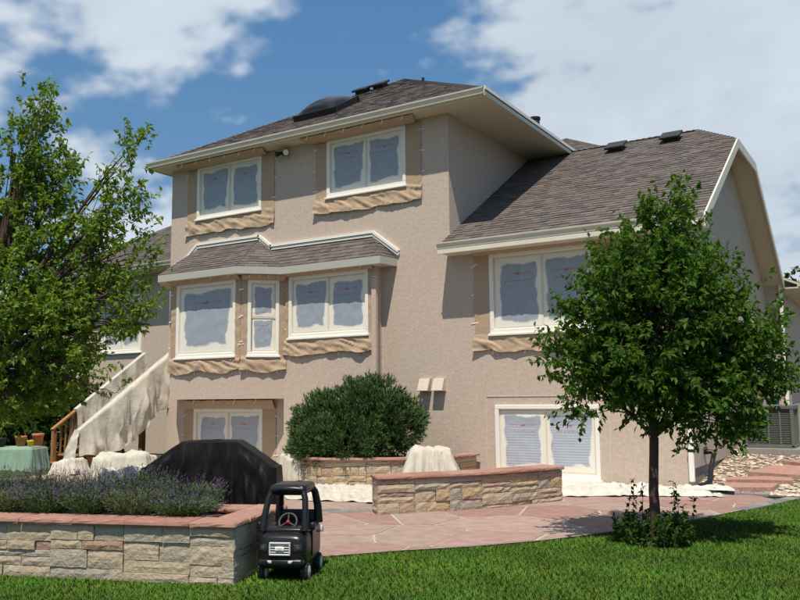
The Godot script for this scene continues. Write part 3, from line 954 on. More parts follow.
func build_ground():
	var st = ST()
	# lawn sheet to the horizon, in one piece
	var R = 420.0
	quad(st, Vector3(-R, -0.03, R), Vector3(R, -0.03, R), Vector3(R, -0.03, -R), Vector3(-R, -0.03, -R))
	var g = obj("ground", st, M.lawn, self)
	tag(g, "green lawn ground stretching round the house", "ground", "", "structure")
	# gravel slope beside the house
	st = ST()
	st.set_smooth_group(1)
	var zs = [-14.9, -15.2, -16.5, -18, -20, -22, -24, -26.9, -34]
	for i in zs.size() - 1:
		quad(st, Vector3(-3.5, gh(zs[i]) - 0.012, zs[i]), Vector3(5.0, gh(zs[i]) - 0.012, zs[i]), Vector3(5.0, gh(zs[i + 1]) - 0.012, zs[i + 1]), Vector3(-3.5, gh(zs[i + 1]) - 0.012, zs[i + 1]))
	tag(obj("gravel_bed", st, M.gravel, self), "sloping bed of pale river gravel beside the house", "gravel", "", "structure")
	# pebbles
	var proto = SphereMesh.new()
	proto.radius = 1.0; proto.height = 1.3; proto.radial_segments = 7; proto.rings = 4
	var pts = []
	for i in 5200:
		var x = rng.randf_range(-3.4, 1.0)
		var z = -15.0 - 6.0 * pow(rng.randf(), 1.4)
		pts.append(Vector3(x, gh(z), z))
	var mm = MultiMesh.new()
	mm.transform_format = MultiMesh.TRANSFORM_3D
	mm.use_colors = true
	mm.mesh = proto
	mm.instance_count = pts.size()
	var cols = [Color(0.50, 0.42, 0.33), Color(0.42, 0.30, 0.22), Color(0.60, 0.55, 0.47), Color(0.35, 0.30, 0.26), Color(0.52, 0.36, 0.27)]
	for i in pts.size():
		var s = rng.randf_range(0.022, 0.05)
		var b = Basis(Vector3.UP, rng.randf() * TAU).scaled(Vector3(s, s * 0.7, s * rng.randf_range(0.6, 1.0)))
		mm.set_instance_transform(i, Transform3D(b, pts[i]))
		mm.set_instance_color(i, cols[rng.randi() % 5] * rng.randf_range(0.8, 1.15))
	var mi = MultiMeshInstance3D.new()
	mi.multimesh = mm
	mi.material_override = M.pebble
	mi.name = "pebbles"
	add_child(mi)
	tag(mi, "rounded tan and grey river pebbles covering the slope", "pebbles", "", "stuff")
	# patio bed and its flagstones
	var outline = PackedVector2Array(EDGE)
	for p in [Vector2(-2.45, -15.0), Vector2(-3.4, -15.36), Vector2(-16.8, -15.36), Vector2(-16.8, -10.0), Vector2(-10.5, -6.0), Vector2(-6.6, -7.0)]: outline.append(p)
	st = ST()
	var idx = Geometry2D.triangulate_polygon(outline)
	for i in range(0, idx.size(), 3):
		var q = [outline[idx[i]], outline[idx[i + 1]], outline[idx[i + 2]]]
		tri(st, Vector3(q[0].x, -0.003, q[0].y), Vector3(q[1].x, -0.003, q[1].y), Vector3(q[2].x, -0.003, q[2].y))
	var patio = obj("patio", st, M.mortar, self)
	tag(patio, "pink flagstone patio along the back of the house", "patio", "", "structure")
	var seeds = []
	var y = -15.6
	var r2 = RandomNumberGenerator.new()
	r2.seed = 77
	while y < -5.5:
		var x = -17.2 + r2.randf()
		while x < -1.2:
			if r2.randf() > 0.16: seeds.append(Vector2(x + r2.randf_range(-0.32, 0.32), y + r2.randf_range(-0.3, 0.3)))
			x += r2.randf_range(0.75, 1.25)
		y += 0.78
	for i in seeds.size():
		var s = seeds[i]
		var cell = PackedVector2Array([s + Vector2(-1.6, -1.6), s + Vector2(1.6, -1.6), s + Vector2(1.6, 1.6), s + Vector2(-1.6, 1.6)])
		for j in seeds.size():
			if i == j or s.distance_to(seeds[j]) > 3.0: continue
			var m = (s + seeds[j]) * 0.5
			var d = (seeds[j] - s).normalized()
			var t = Vector2(-d.y, d.x)
			var hp = PackedVector2Array([m + t * 6, m - t * 6, m - t * 6 - d * 6, m + t * 6 - d * 6])
			var res = Geometry2D.intersect_polygons(cell, hp)
			if res.is_empty():
				cell = PackedVector2Array()
				break
			cell = res[0]
		if cell.size() < 3: continue
		for pc in Geometry2D.intersect_polygons(cell, outline):
			for sh in Geometry2D.offset_polygon(pc, -0.014):
				if sh.size() < 3: continue
				# uneven broken edge
				var e = PackedVector2Array()
				for k in sh.size():
					var a = sh[k]
					var b = sh[(k + 1) % sh.size()]
					e.append(a.lerp(b, 0.06)); 
					var mid = a.lerp(b, r2.randf_range(0.35, 0.65))
					var nn = Vector2(b.y - a.y, a.x - b.x).normalized()
					if a.distance_to(b) > 0.25: e.append(mid + nn * r2.randf_range(-0.018, 0.008))
					e.append(a.lerp(b, 0.94))
				if Geometry2D.triangulate_polygon(e).is_empty(): e = sh
				if Geometry2D.is_polygon_clockwise(e): e.reverse()
				var cxy = Vector2.ZERO
				for q in e: cxy += q / e.size()
				var lift = r2.randf_range(-0.002, 0.004)
				st = ST()
				prism(st, e, func(q, t): return Vector3(q.x - cxy.x, lerp(-0.04, lift, t), q.y - cxy.y))
				var f = obj("flagstone", st, M.flags[r2.randi() % 5], patio)
				f.position = Vector3(cxy.x, 0, cxy.y)
	# band of grey pavers across the patio
	var a0 = Vector2(-8.9, -8.0)
	var b0 = Vector2(-6.75, -10.85)
	var dd = (b0 - a0).normalized()
	var nn2 = Vector2(-dd.y, dd.x)
	st = ST()
	cbx(st, Vector3.ZERO, Vector3(0.28, 0.05, 0.2), 0.006)
	st.generate_normals()
	var pm = st.commit()
	for r in 2:
		var s = 0.1 * r
		while s < a0.distance_to(b0):
			var p = a0 + dd * s + nn2 * (0.222 * r - 0.11)
			var o = inst("paver", pm, M.pavers[rng.randi() % 3], patio)
			o.position = Vector3(p.x, -0.016 + rng.randf_range(-0.001, 0.002), p.y)
			o.rotation.y = -atan2(dd.y, dd.x)
			s += 0.305
	# edging pavers at the lawn end
	var path = [Vector2(-2.28, -12.95), Vector2(-2.02, -13.9), Vector2(-1.75, -14.9)]
	for i in path.size() - 1:
		var d = (path[i + 1] - path[i]).normalized()
		var s = 0.0
		while s < path[i].distance_to(path[i + 1]) - 0.15:
			var p = path[i] + d * (s + 0.15)
			var o = inst("paver", pm, M.pavers[rng.randi() % 3], patio)
			o.position = Vector3(p.x, -0.018, p.y)
			o.rotation.y = -atan2(d.y, d.x)
			s += 0.305
	for k in 4:
		var o = inst("paver", pm, M.pavers[rng.randi() % 3], patio)
		o.position = Vector3(-2.92 + k * 0.215, -0.004, -14.95 - 0.03 * k)
		o.rotation.y = PI / 2
	# stepping stones up the gravel
	var steps = [
		[[-3.02, -15.55], [-2.1, -15.72], [-2.15, -15.28], [-2.85, -15.12], "flat red stepping stone lowest on the gravel slope"],
		[[-3.02, -16.0], [-2.4, -16.25], [-1.95, -16.2], [-1.9, -15.88], [-2.5, -15.84], [-2.98, -15.72], "long narrow red stepping stone, second up the gravel slope"],
		[[-2.74, -16.45], [-2.45, -17.25], [-1.9, -17.35], [-1.3, -17.0], [-1.4, -16.4], [-2.05, -16.3], "broad red stepping stone, third up the gravel slope"],
		[[-2.3, -17.65], [-1.95, -17.95], [-1.2, -18.0], [-1.1, -17.55], [-1.95, -17.45], "red stepping stone highest on the gravel slope"]]
	for q in steps:
		var pl = PackedVector2Array()
		var c = Vector2.ZERO
		for k in q.size() - 1:
			pl.append(Vector2(q[k][0], q[k][1]))
			c += pl[k] / (q.size() - 1)
		for k in pl.size(): pl[k] -= c
		if Geometry2D.is_polygon_clockwise(pl): pl.reverse()
		st = ST()
		prism(st, pl, func(v, t): return Vector3(v.x * (1.0 - 0.02 * t), lerp(-0.05, 0.05, t), v.y * (1.0 - 0.02 * t)))
		var o = obj("stepping_stone", st, M.cap[2], self)
		tag(o, q[-1], "stepping stone", "stepping stones on the gravel")
		o.position = Vector3(c.x, gh(c.y) + 0.03, c.y)
		o.rotation.x = atan(0.12) * 0.7

func build_grass():
	# one tuft of blades, scattered
	var lawn = PackedVector2Array([Vector2(-9.2, -4.3), Vector2(-7.7, -4.85), Vector2(-5.34, -5.68), Vector2(-5.75, -6.95)])
	for i in range(1, EDGE.size()): lawn.append(EDGE[i] + Vector2(0.04, 0.02))
	for p in [Vector2(-1.6, -14.85), Vector2(2.6, -14.9), Vector2(3.4, -9.0), Vector2(1.0, -4.5), Vector2(-4.0, -2.6)]: lawn.append(p)
	var meshes = []
	for v in 3:
		var st = SurfaceTool.new()
		st.begin(Mesh.PRIMITIVE_TRIANGLES)
		for k in 17:
			var a = rng.randf() * TAU
			var r = 0.055 * sqrt(rng.randf())
			var b = Vector3(cos(a) * r, -0.004, sin(a) * r)
			var h = rng.randf_range(0.026, 0.046)
			var l = Vector3(rng.randf_range(-1, 1), 0, rng.randf_range(-1, 1)) * 0.026
			var w = Vector3(cos(a * 3.0), 0, sin(a * 3.0)) * 0.0019
			var g = rng.randf_range(0.75, 1.25)
			st.set_color(Color(0.100 * g, 0.235 * g, 0.020 * g) if rng.randf() > 0.07 else Color(0.20, 0.19, 0.07))
			var m = b + Vector3(0, h * 0.6, 0) + l * 0.4
			var t = b + Vector3(0, h, 0) + l
			st.set_normal((Vector3.UP + l * 8.0).normalized())
			for p in [b - w, m - w * 0.8, b + w, b + w, m - w * 0.8, m + w * 0.8, m - w * 0.8, t, m + w * 0.8]: st.add_vertex(p)
		meshes.append(st.commit())
	var pts = [[], [], []]
	var tries = 0
	noise.seed = 9
	noise.frequency = 1.0
	while tries < 140000:
		tries += 1
		var p = Vector2(rng.randf_range(-9.2, 3.4), rng.randf_range(-14.9, -2.6))
		# denser near the viewer's side of the lawn
		if not Geometry2D.is_point_in_polygon(p, lawn): continue
		pts[rng.randi() % 3].append(p)
	var root = Node3D.new()
	root.name = "grass"
	add_child(root)
	tag(root, "short mown green grass blades of the lawn", "grass", "", "stuff")
	for v in 3:
		var mm = MultiMesh.new()
		mm.transform_format = MultiMesh.TRANSFORM_3D
		mm.use_colors = true
		mm.mesh = meshes[v]
		mm.instance_count = pts[v].size()
		for i in pts[v].size():
			var p = pts[v][i]
			var s = rng.randf_range(0.8, 1.2)
			mm.set_instance_transform(i, Transform3D(Basis(Vector3.UP, rng.randf() * TAU).scaled(Vector3(s, s, s)), Vector3(p.x, -0.03, p.y)))
			var t = 0.92 + 0.35 * noise.get_noise_2d(p.x * 0.9, p.y * 0.9) + 0.25 * noise.get_noise_2d(p.x * 4.0, p.y * 4.0)
			mm.set_instance_color(i, Color(t * (1.0 + 0.25 * noise.get_noise_2d(p.x * 1.5 + 50, p.y * 1.5)), t, t))
		var mi = MultiMeshInstance3D.new()
		mi.multimesh = mm
		mi.material_override = M.grass
		mi.name = "blades"
		mi.set_meta("kind", "stuff")
		root.add_child(mi, true)

# ---------------------------------------------------------------- stonework
func stone_mesh(w, h, d, rough = 1.0):
	# rock-faced block: front (+Z) face on z = 0, body behind it
	var st = ST()
	var nu = int(clamp(w / 0.07, 2, 7))
	var nv = int(clamp(h / 0.05, 2, 4))
	var P = []
	for j in nv + 1:
		var row = []
		for i in nu + 1:
			var ex = i == 0 or i == nu
			var ey = j == 0 or j == nv
			var x = (-0.5 + float(i) / nu) * w
			var y = float(j) / nv * h
			var z = rng.randf_range(-0.004, 0.014) * rough
			if ex or ey: z = -0.010 * rough + rng.randf_range(-0.005, 0.005) * rough
			if not ex: x += rng.randf_range(-0.012, 0.012)
			if not ey: y += rng.randf_range(-0.008, 0.008)
			if ex: x += rng.randf_range(-0.004, 0.003)
			if ey: y += rng.randf_range(-0.003, 0.003)
			row.append(Vector3(x, y, z))
		P.append(row)
	for j in nv:
		for i in nu: quad(st, P[j][i], P[j][i + 1], P[j + 1][i + 1], P[j + 1][i])
	var k = Vector3(0, 0, -d)
	for i in nu:
		quad(st, P[nv][i], P[nv][i + 1], P[nv][i + 1] + k, P[nv][i] + k)
		quad(st, P[0][i + 1], P[0][i], P[0][i] + k, P[0][i + 1] + k)
	for j in nv:
		quad(st, P[j + 1][0], P[j][0], P[j][0] + k, P[j + 1][0] + k)
		quad(st, P[j][nu], P[j + 1][nu], P[j + 1][nu] + k, P[j][nu] + k)
	st.generate_normals()
	return st.commit()

# stones along a straight face: o = lower left corner of the face, dir along, n outwards (parent's frame)
func stone_face(parent, o, dir, n, L, h, weights, d = 0.12, rough = 0.75):
	var bs = Basis(dir, Vector3.UP, n)
	var s = 0.0
	while s < L - 0.01:
		var seg = rng.randf_range(0.5, 1.15)
		if L - s - seg < 0.25: seg = L - s
		var y = 0.0
		while y < h - 0.01:
			var rh = [0.065, 0.085, 0.11, 0.17][rng.randi() % 4]
			if h - y - rh < 0.06: rh = h - y
			if rh > 0.21: rh = (h - y) * 0.5
			var x = 0.0
			while x < seg - 0.01:
				var w = rng.randf_range(0.16, 0.55) if rh > 0.12 else rng.randf_range(0.28, 0.7)
				if seg - x - w < 0.13: w = seg - x
				var st = inst("stone", stone_mesh(w - 0.007, rh - 0.006, d, rough), M.stones[weights[rng.randi() % weights.size()]], parent)
				var p = o + dir * (s + x + w * 0.5) + Vector3(0, y + 0.004, 0) + n * rng.randf_range(-0.012, 0.016)
				st.transform = Transform3D(bs, p)
				x += w
			y += rh
		s += seg

func slab(parent, c, w, th, d, turn, m):
	# cap slab with a chipped rim, centred on c (underside at c.y)
	var st = ST()
	var ring = []
	for s in [[-1, 1, 1, 1, w], [1, 1, 1, -1, d], [1, -1, -1, -1, w], [-1, -1, -1, 1, d]]:
		var n = int(max(2, s[4] / 0.09))
		for i in n:
			var t = float(i) / n
			ring.append(Vector2(lerp(float(s[0]), float(s[2]), t) * w * 0.5, lerp(float(s[1]), float(s[3]), t) * d * 0.5))
	var N = ring.size()
	var lev = [[0.0, -0.012], [0.35, 0.003], [0.75, 0.0], [1.0, -0.012]]
	var R = []
	for l in lev:
		var row = []
		for p in ring:
			var q = p + p.normalized() * (l[1] + rng.randf_range(-0.006, 0.006))
			row.append(Vector3(q.x, th * l[0], q.y))
		R.append(row)
	for l in 3:
		for i in N:
			var j = (i + 1) % N
			quad(st, R[l][i], R[l][j], R[l + 1][j], R[l + 1][i])
	for i in N:
		var j = (i + 1) % N
		tri(st, R[3][i], R[3][j], Vector3(0, th, 0))
		tri(st, R[0][j], R[0][i], Vector3.ZERO)
	var o = obj("cap_slab", st, m, parent)
	o.position = c
	o.rotation.y = turn
	return o

func build_walls():
	var st
	# --- raised bed on the left; local x runs along its front to the right corner at 0, -z is back
	var th = deg_to_rad(19.3)
	var P = thing("raised_bed", "raised stone bed with red sandstone cap, planted with lavender", "planter", Vector3(-5.36, -0.03, -5.71), th)
	var L = 3.6
	var D = 1.25
	var h = 0.51
	st = ST()
	bb(st, Vector3(-L, 0.0, -D + 0.03), Vector3(-0.035, h - 0.02, -0.035))
	obj("core", st, M.mortar, P)
	var wts = [0, 0, 1, 1, 2, 5, 5, 0, 1, 1, 0, 6] 
	stone_face(P, Vector3(-L, 0, 0), Vector3.RIGHT, Vector3.BACK, L, h, wts, 0.12, 0.45)
	stone_face(P, Vector3(0, 0, 0), Vector3.FORWARD, Vector3.RIGHT, D, h, wts, 0.12, 0.45)
	var x = -L
	while x < -0.05:
		var w = rng.randf_range(0.5, 0.8)
		if -x - w < 0.3: w = -x + 0.03
		slab(P, Vector3(x + w * 0.5, h, -0.12), w - 0.008, 0.055, 0.34, 0, M.cap[rng.randi() % 3])
		x += w
	slab(P, Vector3(-0.13, h + 0.001, -0.60), 0.33, 0.055, 0.6, 0, M.cap[0])
	slab(P, Vector3(-0.13, h + 0.001, -1.10), 0.33, 0.053, 0.38, 0, M.cap[2])
	for k in 5: slab(P, Vector3(-0.62 - 0.66 * k, h, -D + 0.13), 0.64, 0.05, 0.3, 0, M.cap[k % 3])
	st = ST()
	st.set_smooth_group(1)
	for i in 20:
		for j in 5:
			var f = func(a, b): return Vector3(-L + 0.05 + a * (L - 0.35) / 20.0, h - 0.015 + 0.03 * sin(a * 1.7) * sin(b * 2.1), -0.28 - b * 0.15)
			quad(st, f.call(i, j), f.call(i + 1, j), f.call(i + 1, j + 1), f.call(i, j + 1))
	obj("soil", st, M.soil, P)
	# --- curved garden wall in the middle of the patio
	var W = thing("garden_wall", "low curved stone wall with red cap standing on the patio", "wall", Vector3(-5.7, 0, -11.3))
	var q0 = Vector3(-6.62, 0, -9.98)
	var q1 = Vector3(-5.42, 0, -11.15)
	var q2 = Vector3(-4.9, 0, -12.75)
	var bez = func(t): return q0.lerp(q1, t).lerp(q1.lerp(q2, t), t)
	var segs = 6
	var core = PackedVector2Array()
	var back = []
	for i in segs + 1:
		var t = float(i) / segs
		var p = bez.call(t)
		var d = (bez.call(min(t + 0.01, 1.0)) - bez.call(max(t - 0.01, 0.0))).normalized()
		var n = Vector3(-d.z, 0, d.x)
		core.append(Vector2(p.x - n.x * 0.06, p.z - n.z * 0.06))
		back.append(Vector2(p.x - n.x * 0.33, p.z - n.z * 0.33))
	back.reverse()
	core.append_array(PackedVector2Array(back))
	st = ST()
	prism(st, core, func(q, t): return Vector3(q.x, lerp(0.0, 0.48, t), q.y))
	wobj("core", st, M.mortar, W)
	var w2 = [0, 1, 4, 3, 2, 5, 4, 1, 3, 0]
	for i in segs:
		var a = bez.call(float(i) / segs)
		var b = bez.call(float(i + 1) / segs)
		var d = (b - a).normalized()
		var n = Vector3(-d.z, 0, d.x)
		stone_face(W, a - W.position + Vector3(0, -0.02, 0), d, n, a.distance_to(b), 0.50, w2)
		# back face
		stone_face(W, b - n * 0.38 - W.position + Vector3(0, -0.02, 0), -d, -n, a.distance_to(b), 0.50, w2)
		slab(W, (a + b) * 0.5 - n * 0.19 - W.position + Vector3(0, 0.485 + 0.0008 * i, 0), a.distance_to(b) + 0.03, 0.055, 0.46, -atan2(d.z, d.x), M.cap[i % 3])
	for e in [[q0, -1.0], [q2, 1.0]]:
		var t = 0.0 if e[1] < 0 else 1.0
		var d = ((q1 - q0) if e[1] < 0 else (q2 - q1)).normalized()
		var n = Vector3(-d.z, 0, d.x)
		if e[1] < 0: stone_face(W, e[0] - n * 0.37 - W.position, n, -d, 0.36, 0.48, w2)
		else: stone_face(W, e[0] - n * 0.01 - W.position, -n, d, 0.36, 0.48, w2)
	# --- bed under the juniper
	var B = thing("raised_bed", "stone planter against the house wall holding the round juniper", "planter", Vector3(-9.3, 0, -13.6))
	var pts = [Vector3(-10.75, 0, -14.95), Vector3(-10.62, 0, -12.85), Vector3(-9.5, 0, -12.80), Vector3(-8.35, 0, -13.38), Vector3(-7.75, 0, -14.2), Vector3(-7.7, 0, -15.3)]
	var poly = PackedVector2Array()
	for p in pts: poly.append(Vector2(p.x, p.z))
	poly.append(Vector2(-10.75, -15.3))
	var inner = Geometry2D.offset_polygon(poly, -0.06)[0]
	st = ST()
	prism(st, inner, func(q, t): return Vector3(q.x, lerp(0.0, 0.42, t), q.y))
	wobj("soil", st, M.soil, B)
	for i in pts.size() - 1:
		var a = pts[i]
		var b = pts[i + 1]
		var d = (b - a).normalized()
		var n = Vector3(-d.z, 0, d.x)
		stone_face(B, a - B.position, d, n, a.distance_to(b), 0.47, [0, 4, 1, 4, 3, 0, 2])
		var k = int(max(1, round(a.distance_to(b) / 0.7)))
		for j in k:
			var c = a.lerp(b, (j + 0.5) / k)
			slab(B, c - n * 0.1 - B.position + Vector3(0, 0.47 + 0.001 * (i % 2), 0), a.distance_to(b) / k + 0.02, 0.05, 0.32, -atan2(d.z, d.x), M.cap[(i + j) % 3])

# ---------------------------------------------------------------- vegetation
func leaf(st, p, dir, nrm, L, W, col):
	var side = dir.cross(nrm).normalized()
	var up = side.cross(dir).normalized()
	st.set_color(col)
	var m = p + dir * L * 0.45
	var a = m + side * W + up * W * 0.45
	var b = m - side * W + up * W * 0.45
	var t = p + dir * L - up * L * 0.12
	for q in [p, a, m, m, a, t, p, m, b, m, t, b]: st.add_vertex(q)

func rdir(r):
	var z = r.randf_range(-1, 1)
	var a = r.randf() * TAU
	var s = sqrt(1 - z * z)
	return Vector3(s * cos(a), z, s * sin(a))

# lobes: [centre, radii]; trunk pts; leaf count per twig etc.
func make_tree(called, label, category, base, trunk, trad, lobes, twigs, per, leafL, cols, seed_, group = "", gap0 = -0.24, lift = 0.3):
	var r = RandomNumberGenerator.new()
	r.seed = seed_
	var T = thing(called, label, category, base, 0.0, group)
	var st = ST()
	tube(st, trunk, trad, 10)
	var fork = trunk[-1]
	var limbs = []
	for lb in lobes:
		# limb from the fork into the lobe
		var e = lb[0] + Vector3(r.randf_range(-0.2, 0.2), 0.25 * lb[1].y, r.randf_range(-0.2, 0.2))
		var mid = fork.lerp(e, 0.45) + Vector3(r.randf_range(-0.1, 0.1), 0.12 * fork.distance_to(e), r.randf_range(-0.1, 0.1))
		var pl = []
		for k in 9:
			var t = k / 8.0
			pl.append(fork.lerp(mid, t).lerp(mid.lerp(e, t), t) + Vector3(r.randf_range(-0.02, 0.02), 0, r.randf_range(-0.02, 0.02)) * (1.0 if k > 0 else 0.0))
		var rd = []
		for k in 9: rd.append(lerp(trad[-1] * 0.5, 0.008, k / 8.0))
		tube(st, pl, rd, 7)
		limbs.append(pl)
	var lf = ST()
	var total = 0.0
	for lb in lobes: total += lb[1].x * lb[1].y * lb[1].z * lb[2]
	for li in lobes.size():
		var lb = lobes[li]
		var n = int(twigs * lb[1].x * lb[1].y * lb[1].z * lb[2] / total)
		for k in n:
			var d = rdir(r)
			var rad = pow(r.randf(), 0.42)
			# lumpy outline
			noise.seed = seed_
			noise.frequency = 1.0
			var bump = 1.0 + 0.30 * noise.get_noise_3d(d.x * 1.8 + li * 5, d.y * 1.8, d.z * 1.8)
			var p = lb[0] + d * lb[1] * rad * bump
			var gap = noise.get_noise_3d(p.x * 1.9, p.y * 1.9, p.z * 1.9 + 40.0)
			if gap < gap0: continue
			var pl = limbs[li]
			var s = pl[int(clamp(3 + r.randi() % 6, 0, 8))]
			var td = (p - s)
			if td.length() < 0.05: td = d * 0.1
			var tdn = (td.normalized() * 0.6 + d * 0.5 + Vector3(0, lift, 0)).normalized()
			var tl = r.randf_range(0.16, 0.42)
			if k % 3 == 0: tube(st, [s, s.lerp(p, 0.6) + Vector3(0, 0.04, 0), p], [0.009, 0.006, 0.003], 4, false)
			tube(st, [p, p + tdn * tl], [0.0035, 0.0015], 3, false)
			for j in per:
				var t = (j + r.randf()) / per
				var q = p + tdn * tl * t
				var ld = (tdn * 0.35 + rdir(r) * 0.8 + Vector3(0, -0.34, 0)).normalized()
				var nr = (Vector3.UP * 0.8 + rdir(r) * 0.8).normalized()
				var g = r.randf_range(0.7, 1.25)
				var c = cols[r.randi() % cols.size()]
				var L = leafL * r.randf_range(0.65, 1.2)
				leaf(lf, q, ld, nr, L * 1.05, L * 0.28, Color(c.r * g, c.g * g, c.b * g))
	obj("trunk", st, M.bark, T)
	var o = obj("crown", lf, M.leaf, T)
	return T

func build_trees():
	var rt = Vector3(0.849, 0, -0.528)
	var fw = Vector3(-0.528, 0, -0.849)
	# tree on the lawn, right
	var cols = [Color(0.085, 0.18, 0.028), Color(0.065, 0.145, 0.022), Color(0.11, 0.21, 0.036)]
	var lobes = []
	for a in [[0.10, 2.60, 0.0, 0.85, 0.95, 0.9, 1.0], [0.30, 3.45, 0.0, 0.42, 0.62, 0.42, 1.1], [-0.62, 2.2, 0.05, 0.5, 0.55, 0.5, 1.0], [0.95, 2.25, 0.1, 0.62, 0.6, 0.6, 0.9], [0.85, 1.5, -0.05, 0.4, 0.42, 0.42, 1.1], [0.05, 1.85, -0.1, 0.62, 0.40, 0.7, 1.1], [-0.25, 2.95, 0.1, 0.45, 0.5, 0.4, 0.9], [0.75, 2.85, 0.0, 0.5, 0.45, 0.4, 0.5], [0.55, 1.75, -0.1, 0.7, 0.45, 0.6, 1.1], [-0.6, 1.75, 0.0, 0.4, 0.34, 0.35, 1.0], [1.25, 1.95, 0.0, 0.42, 0.36, 0.42, 1.0]]:
		lobes.append([rt * a[0] + fw * a[2] + Vector3(0, a[1], 0), Vector3(a[3], a[4], a[5]), a[6]])
	make_tree("small_tree", "small broadleaf tree with slim dark trunk growing at the lawn edge", "tree", Vector3(-2.64, -0.03, -9.74), [Vector3(0, -0.05, 0), Vector3(0.01, 0.15, 0), Vector3(0.0, 0.6, 0.01), Vector3(0.02, 1.0, 0.0), Vector3(0.03, 1.2, 0.0)], [0.085, 0.062, 0.055, 0.052, 0.052], lobes, 2500, 14, 0.088, cols, 71)
	# large tree at the left
	cols = [Color(0.185, 0.295, 0.048), Color(0.145, 0.24, 0.038), Color(0.23, 0.335, 0.062)]
	lobes = []
	var px = 1.0 / 68.4
	# [u, v, depth, ru, rv, rd, weight] in pixels of a 12 m distant plane, turned into metres
	for a in [[18, 102, 0.0, 17, 44, 0.38, 1.1], [-4, 150, 0.1, 20, 50, 0.4, 1.0], [38, 165, 0.1, 22, 40, 0.4, 1.0], [8, 195, 0.2, 30, 42, 0.6, 1.0], [119, 142, 0.1, 12, 36, 0.28, 1.1], [106, 190, 0.1, 22, 36, 0.4, 1.0], [92, 238, 0.0, 34, 28, 0.5, 1.0], [124, 240, 0.1, 14, 24, 0.3, 1.0], [25, 255, 0.1, 46, 34, 0.8, 1.0], [100, 298, 0.0, 38, 32, 0.6, 1.1], [126, 322, 0.0, 15, 16, 0.3, 1.0], [42, 318, -0.2, 56, 40, 0.9, 1.1], [0, 378, 0.0, 52, 38, 0.9, 1.2], [66, 366, -0.2, 36, 26, 0.5, 1.1], [112, 396, -0.3, 12, 9, 0.2, 0.8], [-60, 230, 0.2, 52, 105, 1.0, 0.5], [-70, 370, 0.2, 58, 60, 1.0, 0.7]]:
		lobes.append([rt * ((a[0] + 30) * px) + fw * a[2] + Vector3(0, 1.68 + (396 - a[1]) * px, 0), Vector3(a[3] * px, a[4] * px, a[5]), a[6]])
	make_tree("shade_tree", "tall leafy tree with bright green crown overhanging the draped stairs", "tree", Vector3(-11.8, -0.03, -7.1), [Vector3(0, -0.05, 0), Vector3(0.0, 0.4, 0), Vector3(0.05, 1.0, 0.0), Vector3(0.02, 1.7, 0.0), Vector3(0.1, 2.3, 0.0)], [0.2, 0.15, 0.13, 0.125, 0.115], lobes, 4300, 12, 0.095, cols, 72, "", -0.07, 0.55)
	# dark shrubs and trees behind the stairs
	var dark = [Color(0.035, 0.075, 0.016), Color(0.045, 0.09, 0.018)]
	var labs = ["dark green shrub behind the table with flower pots", "dense dark shrub beside the wooden stair post", "tall dark tree standing beyond the left wing of the house", "dark bushy tree behind the shrubs by the flower pot table"]
	var at = [Vector3(-21.3, -0.03, -13.6), Vector3(-19.9, -0.03, -15.2), Vector3(-28.5, -0.03, -19.5), Vector3(-24.5, -0.03, -13.5)]
	var hs = [2.6, 2.3, 4.6, 3.6]
	for i in 4:
		var h = hs[i]
		lobes = [[Vector3(0, h * 0.5, 0), Vector3(h * 0.42, h * 0.45, h * 0.42), 1.0], [Vector3(0.3 * h, h * 0.35, 0.1), Vector3(h * 0.3, h * 0.32, h * 0.3), 1.0], [Vector3(-0.3 * h, h * 0.38, 0), Vector3(h * 0.3, h * 0.33, h * 0.3), 1.0]]
		make_tree("shrub" if i < 2 else "background_tree", labs[i], "shrub" if i < 2 else "tree", at[i], [Vector3(0, -0.05, 0), Vector3(0, h * 0.15, 0)], [0.09, 0.07], lobes, 620, 9, 0.17, dark, 80 + i)
	# far trees past the right wing
	var far = [Color(0.05, 0.085, 0.035), Color(0.06, 0.10, 0.04)]
	for i in 2:
		var p = [Vector3(-5.2, -0.03, -58), Vector3(-0.5, -0.03, -52)][i]
		lobes = [[Vector3(0, 6.0, 0), Vector3(2.6, 3.6, 2.6), 1.0], [Vector3(1.8, 4.6, 0.5), Vector3(2.2, 2.4, 2.2), 1.0], [Vector3(-1.6, 4.8, 0.2), Vector3(2.2, 2.6, 2.2), 1.0]]
		make_tree("background_tree", ["hazy green tree showing past the end of the rear wing gutter", "far green tree standing behind the rear wing"][i], "tree", p, [Vector3(0, 0, 0), Vector3(0, 2.5, 0)], [0.25, 0.18], lobes, 800, 7, 0.4, far, 90 + i)
	# suckers round the small tree's foot
	var S = thing("sucker_shoots", "leafy shoots and ground cover round the foot of the small tree", "plant", Vector3(-2.64, -0.03, -9.74))
	var st = ST()
	var lf = ST()
	var r = RandomNumberGenerator.new()
	r.seed = 5
	for k in 110:
		var a = r.randf() * TAU
		var rr = 0.10 + 0.36 * sqrt(r.randf())
		var b = Vector3(cos(a) * rr, 0, sin(a) * rr)
		var h = r.randf_range(0.15, 0.36) if k > 6 else r.randf_range(0.45, 0.72)
		var t = b + Vector3(r.randf_range(-0.1, 0.1), h, r.randf_range(-0.1, 0.1))
		tube(st, [b, t], [0.005, 0.002], 4, false)
		for j in int(8 + h * 26):
			var q = b.lerp(t, r.randf_range(0.25, 1.0))
			var g = r.randf_range(0.7, 1.2)
			leaf(lf, q, (rdir(r) + Vector3(0, 0.3, 0)).normalized(), (Vector3.UP + rdir(r) * 0.6).normalized(), 0.07, 0.018, Color(0.05 * g, 0.115 * g, 0.02 * g))
	obj("stems", st, M.bark, S)
	obj("foliage", lf, M.leaf, S)

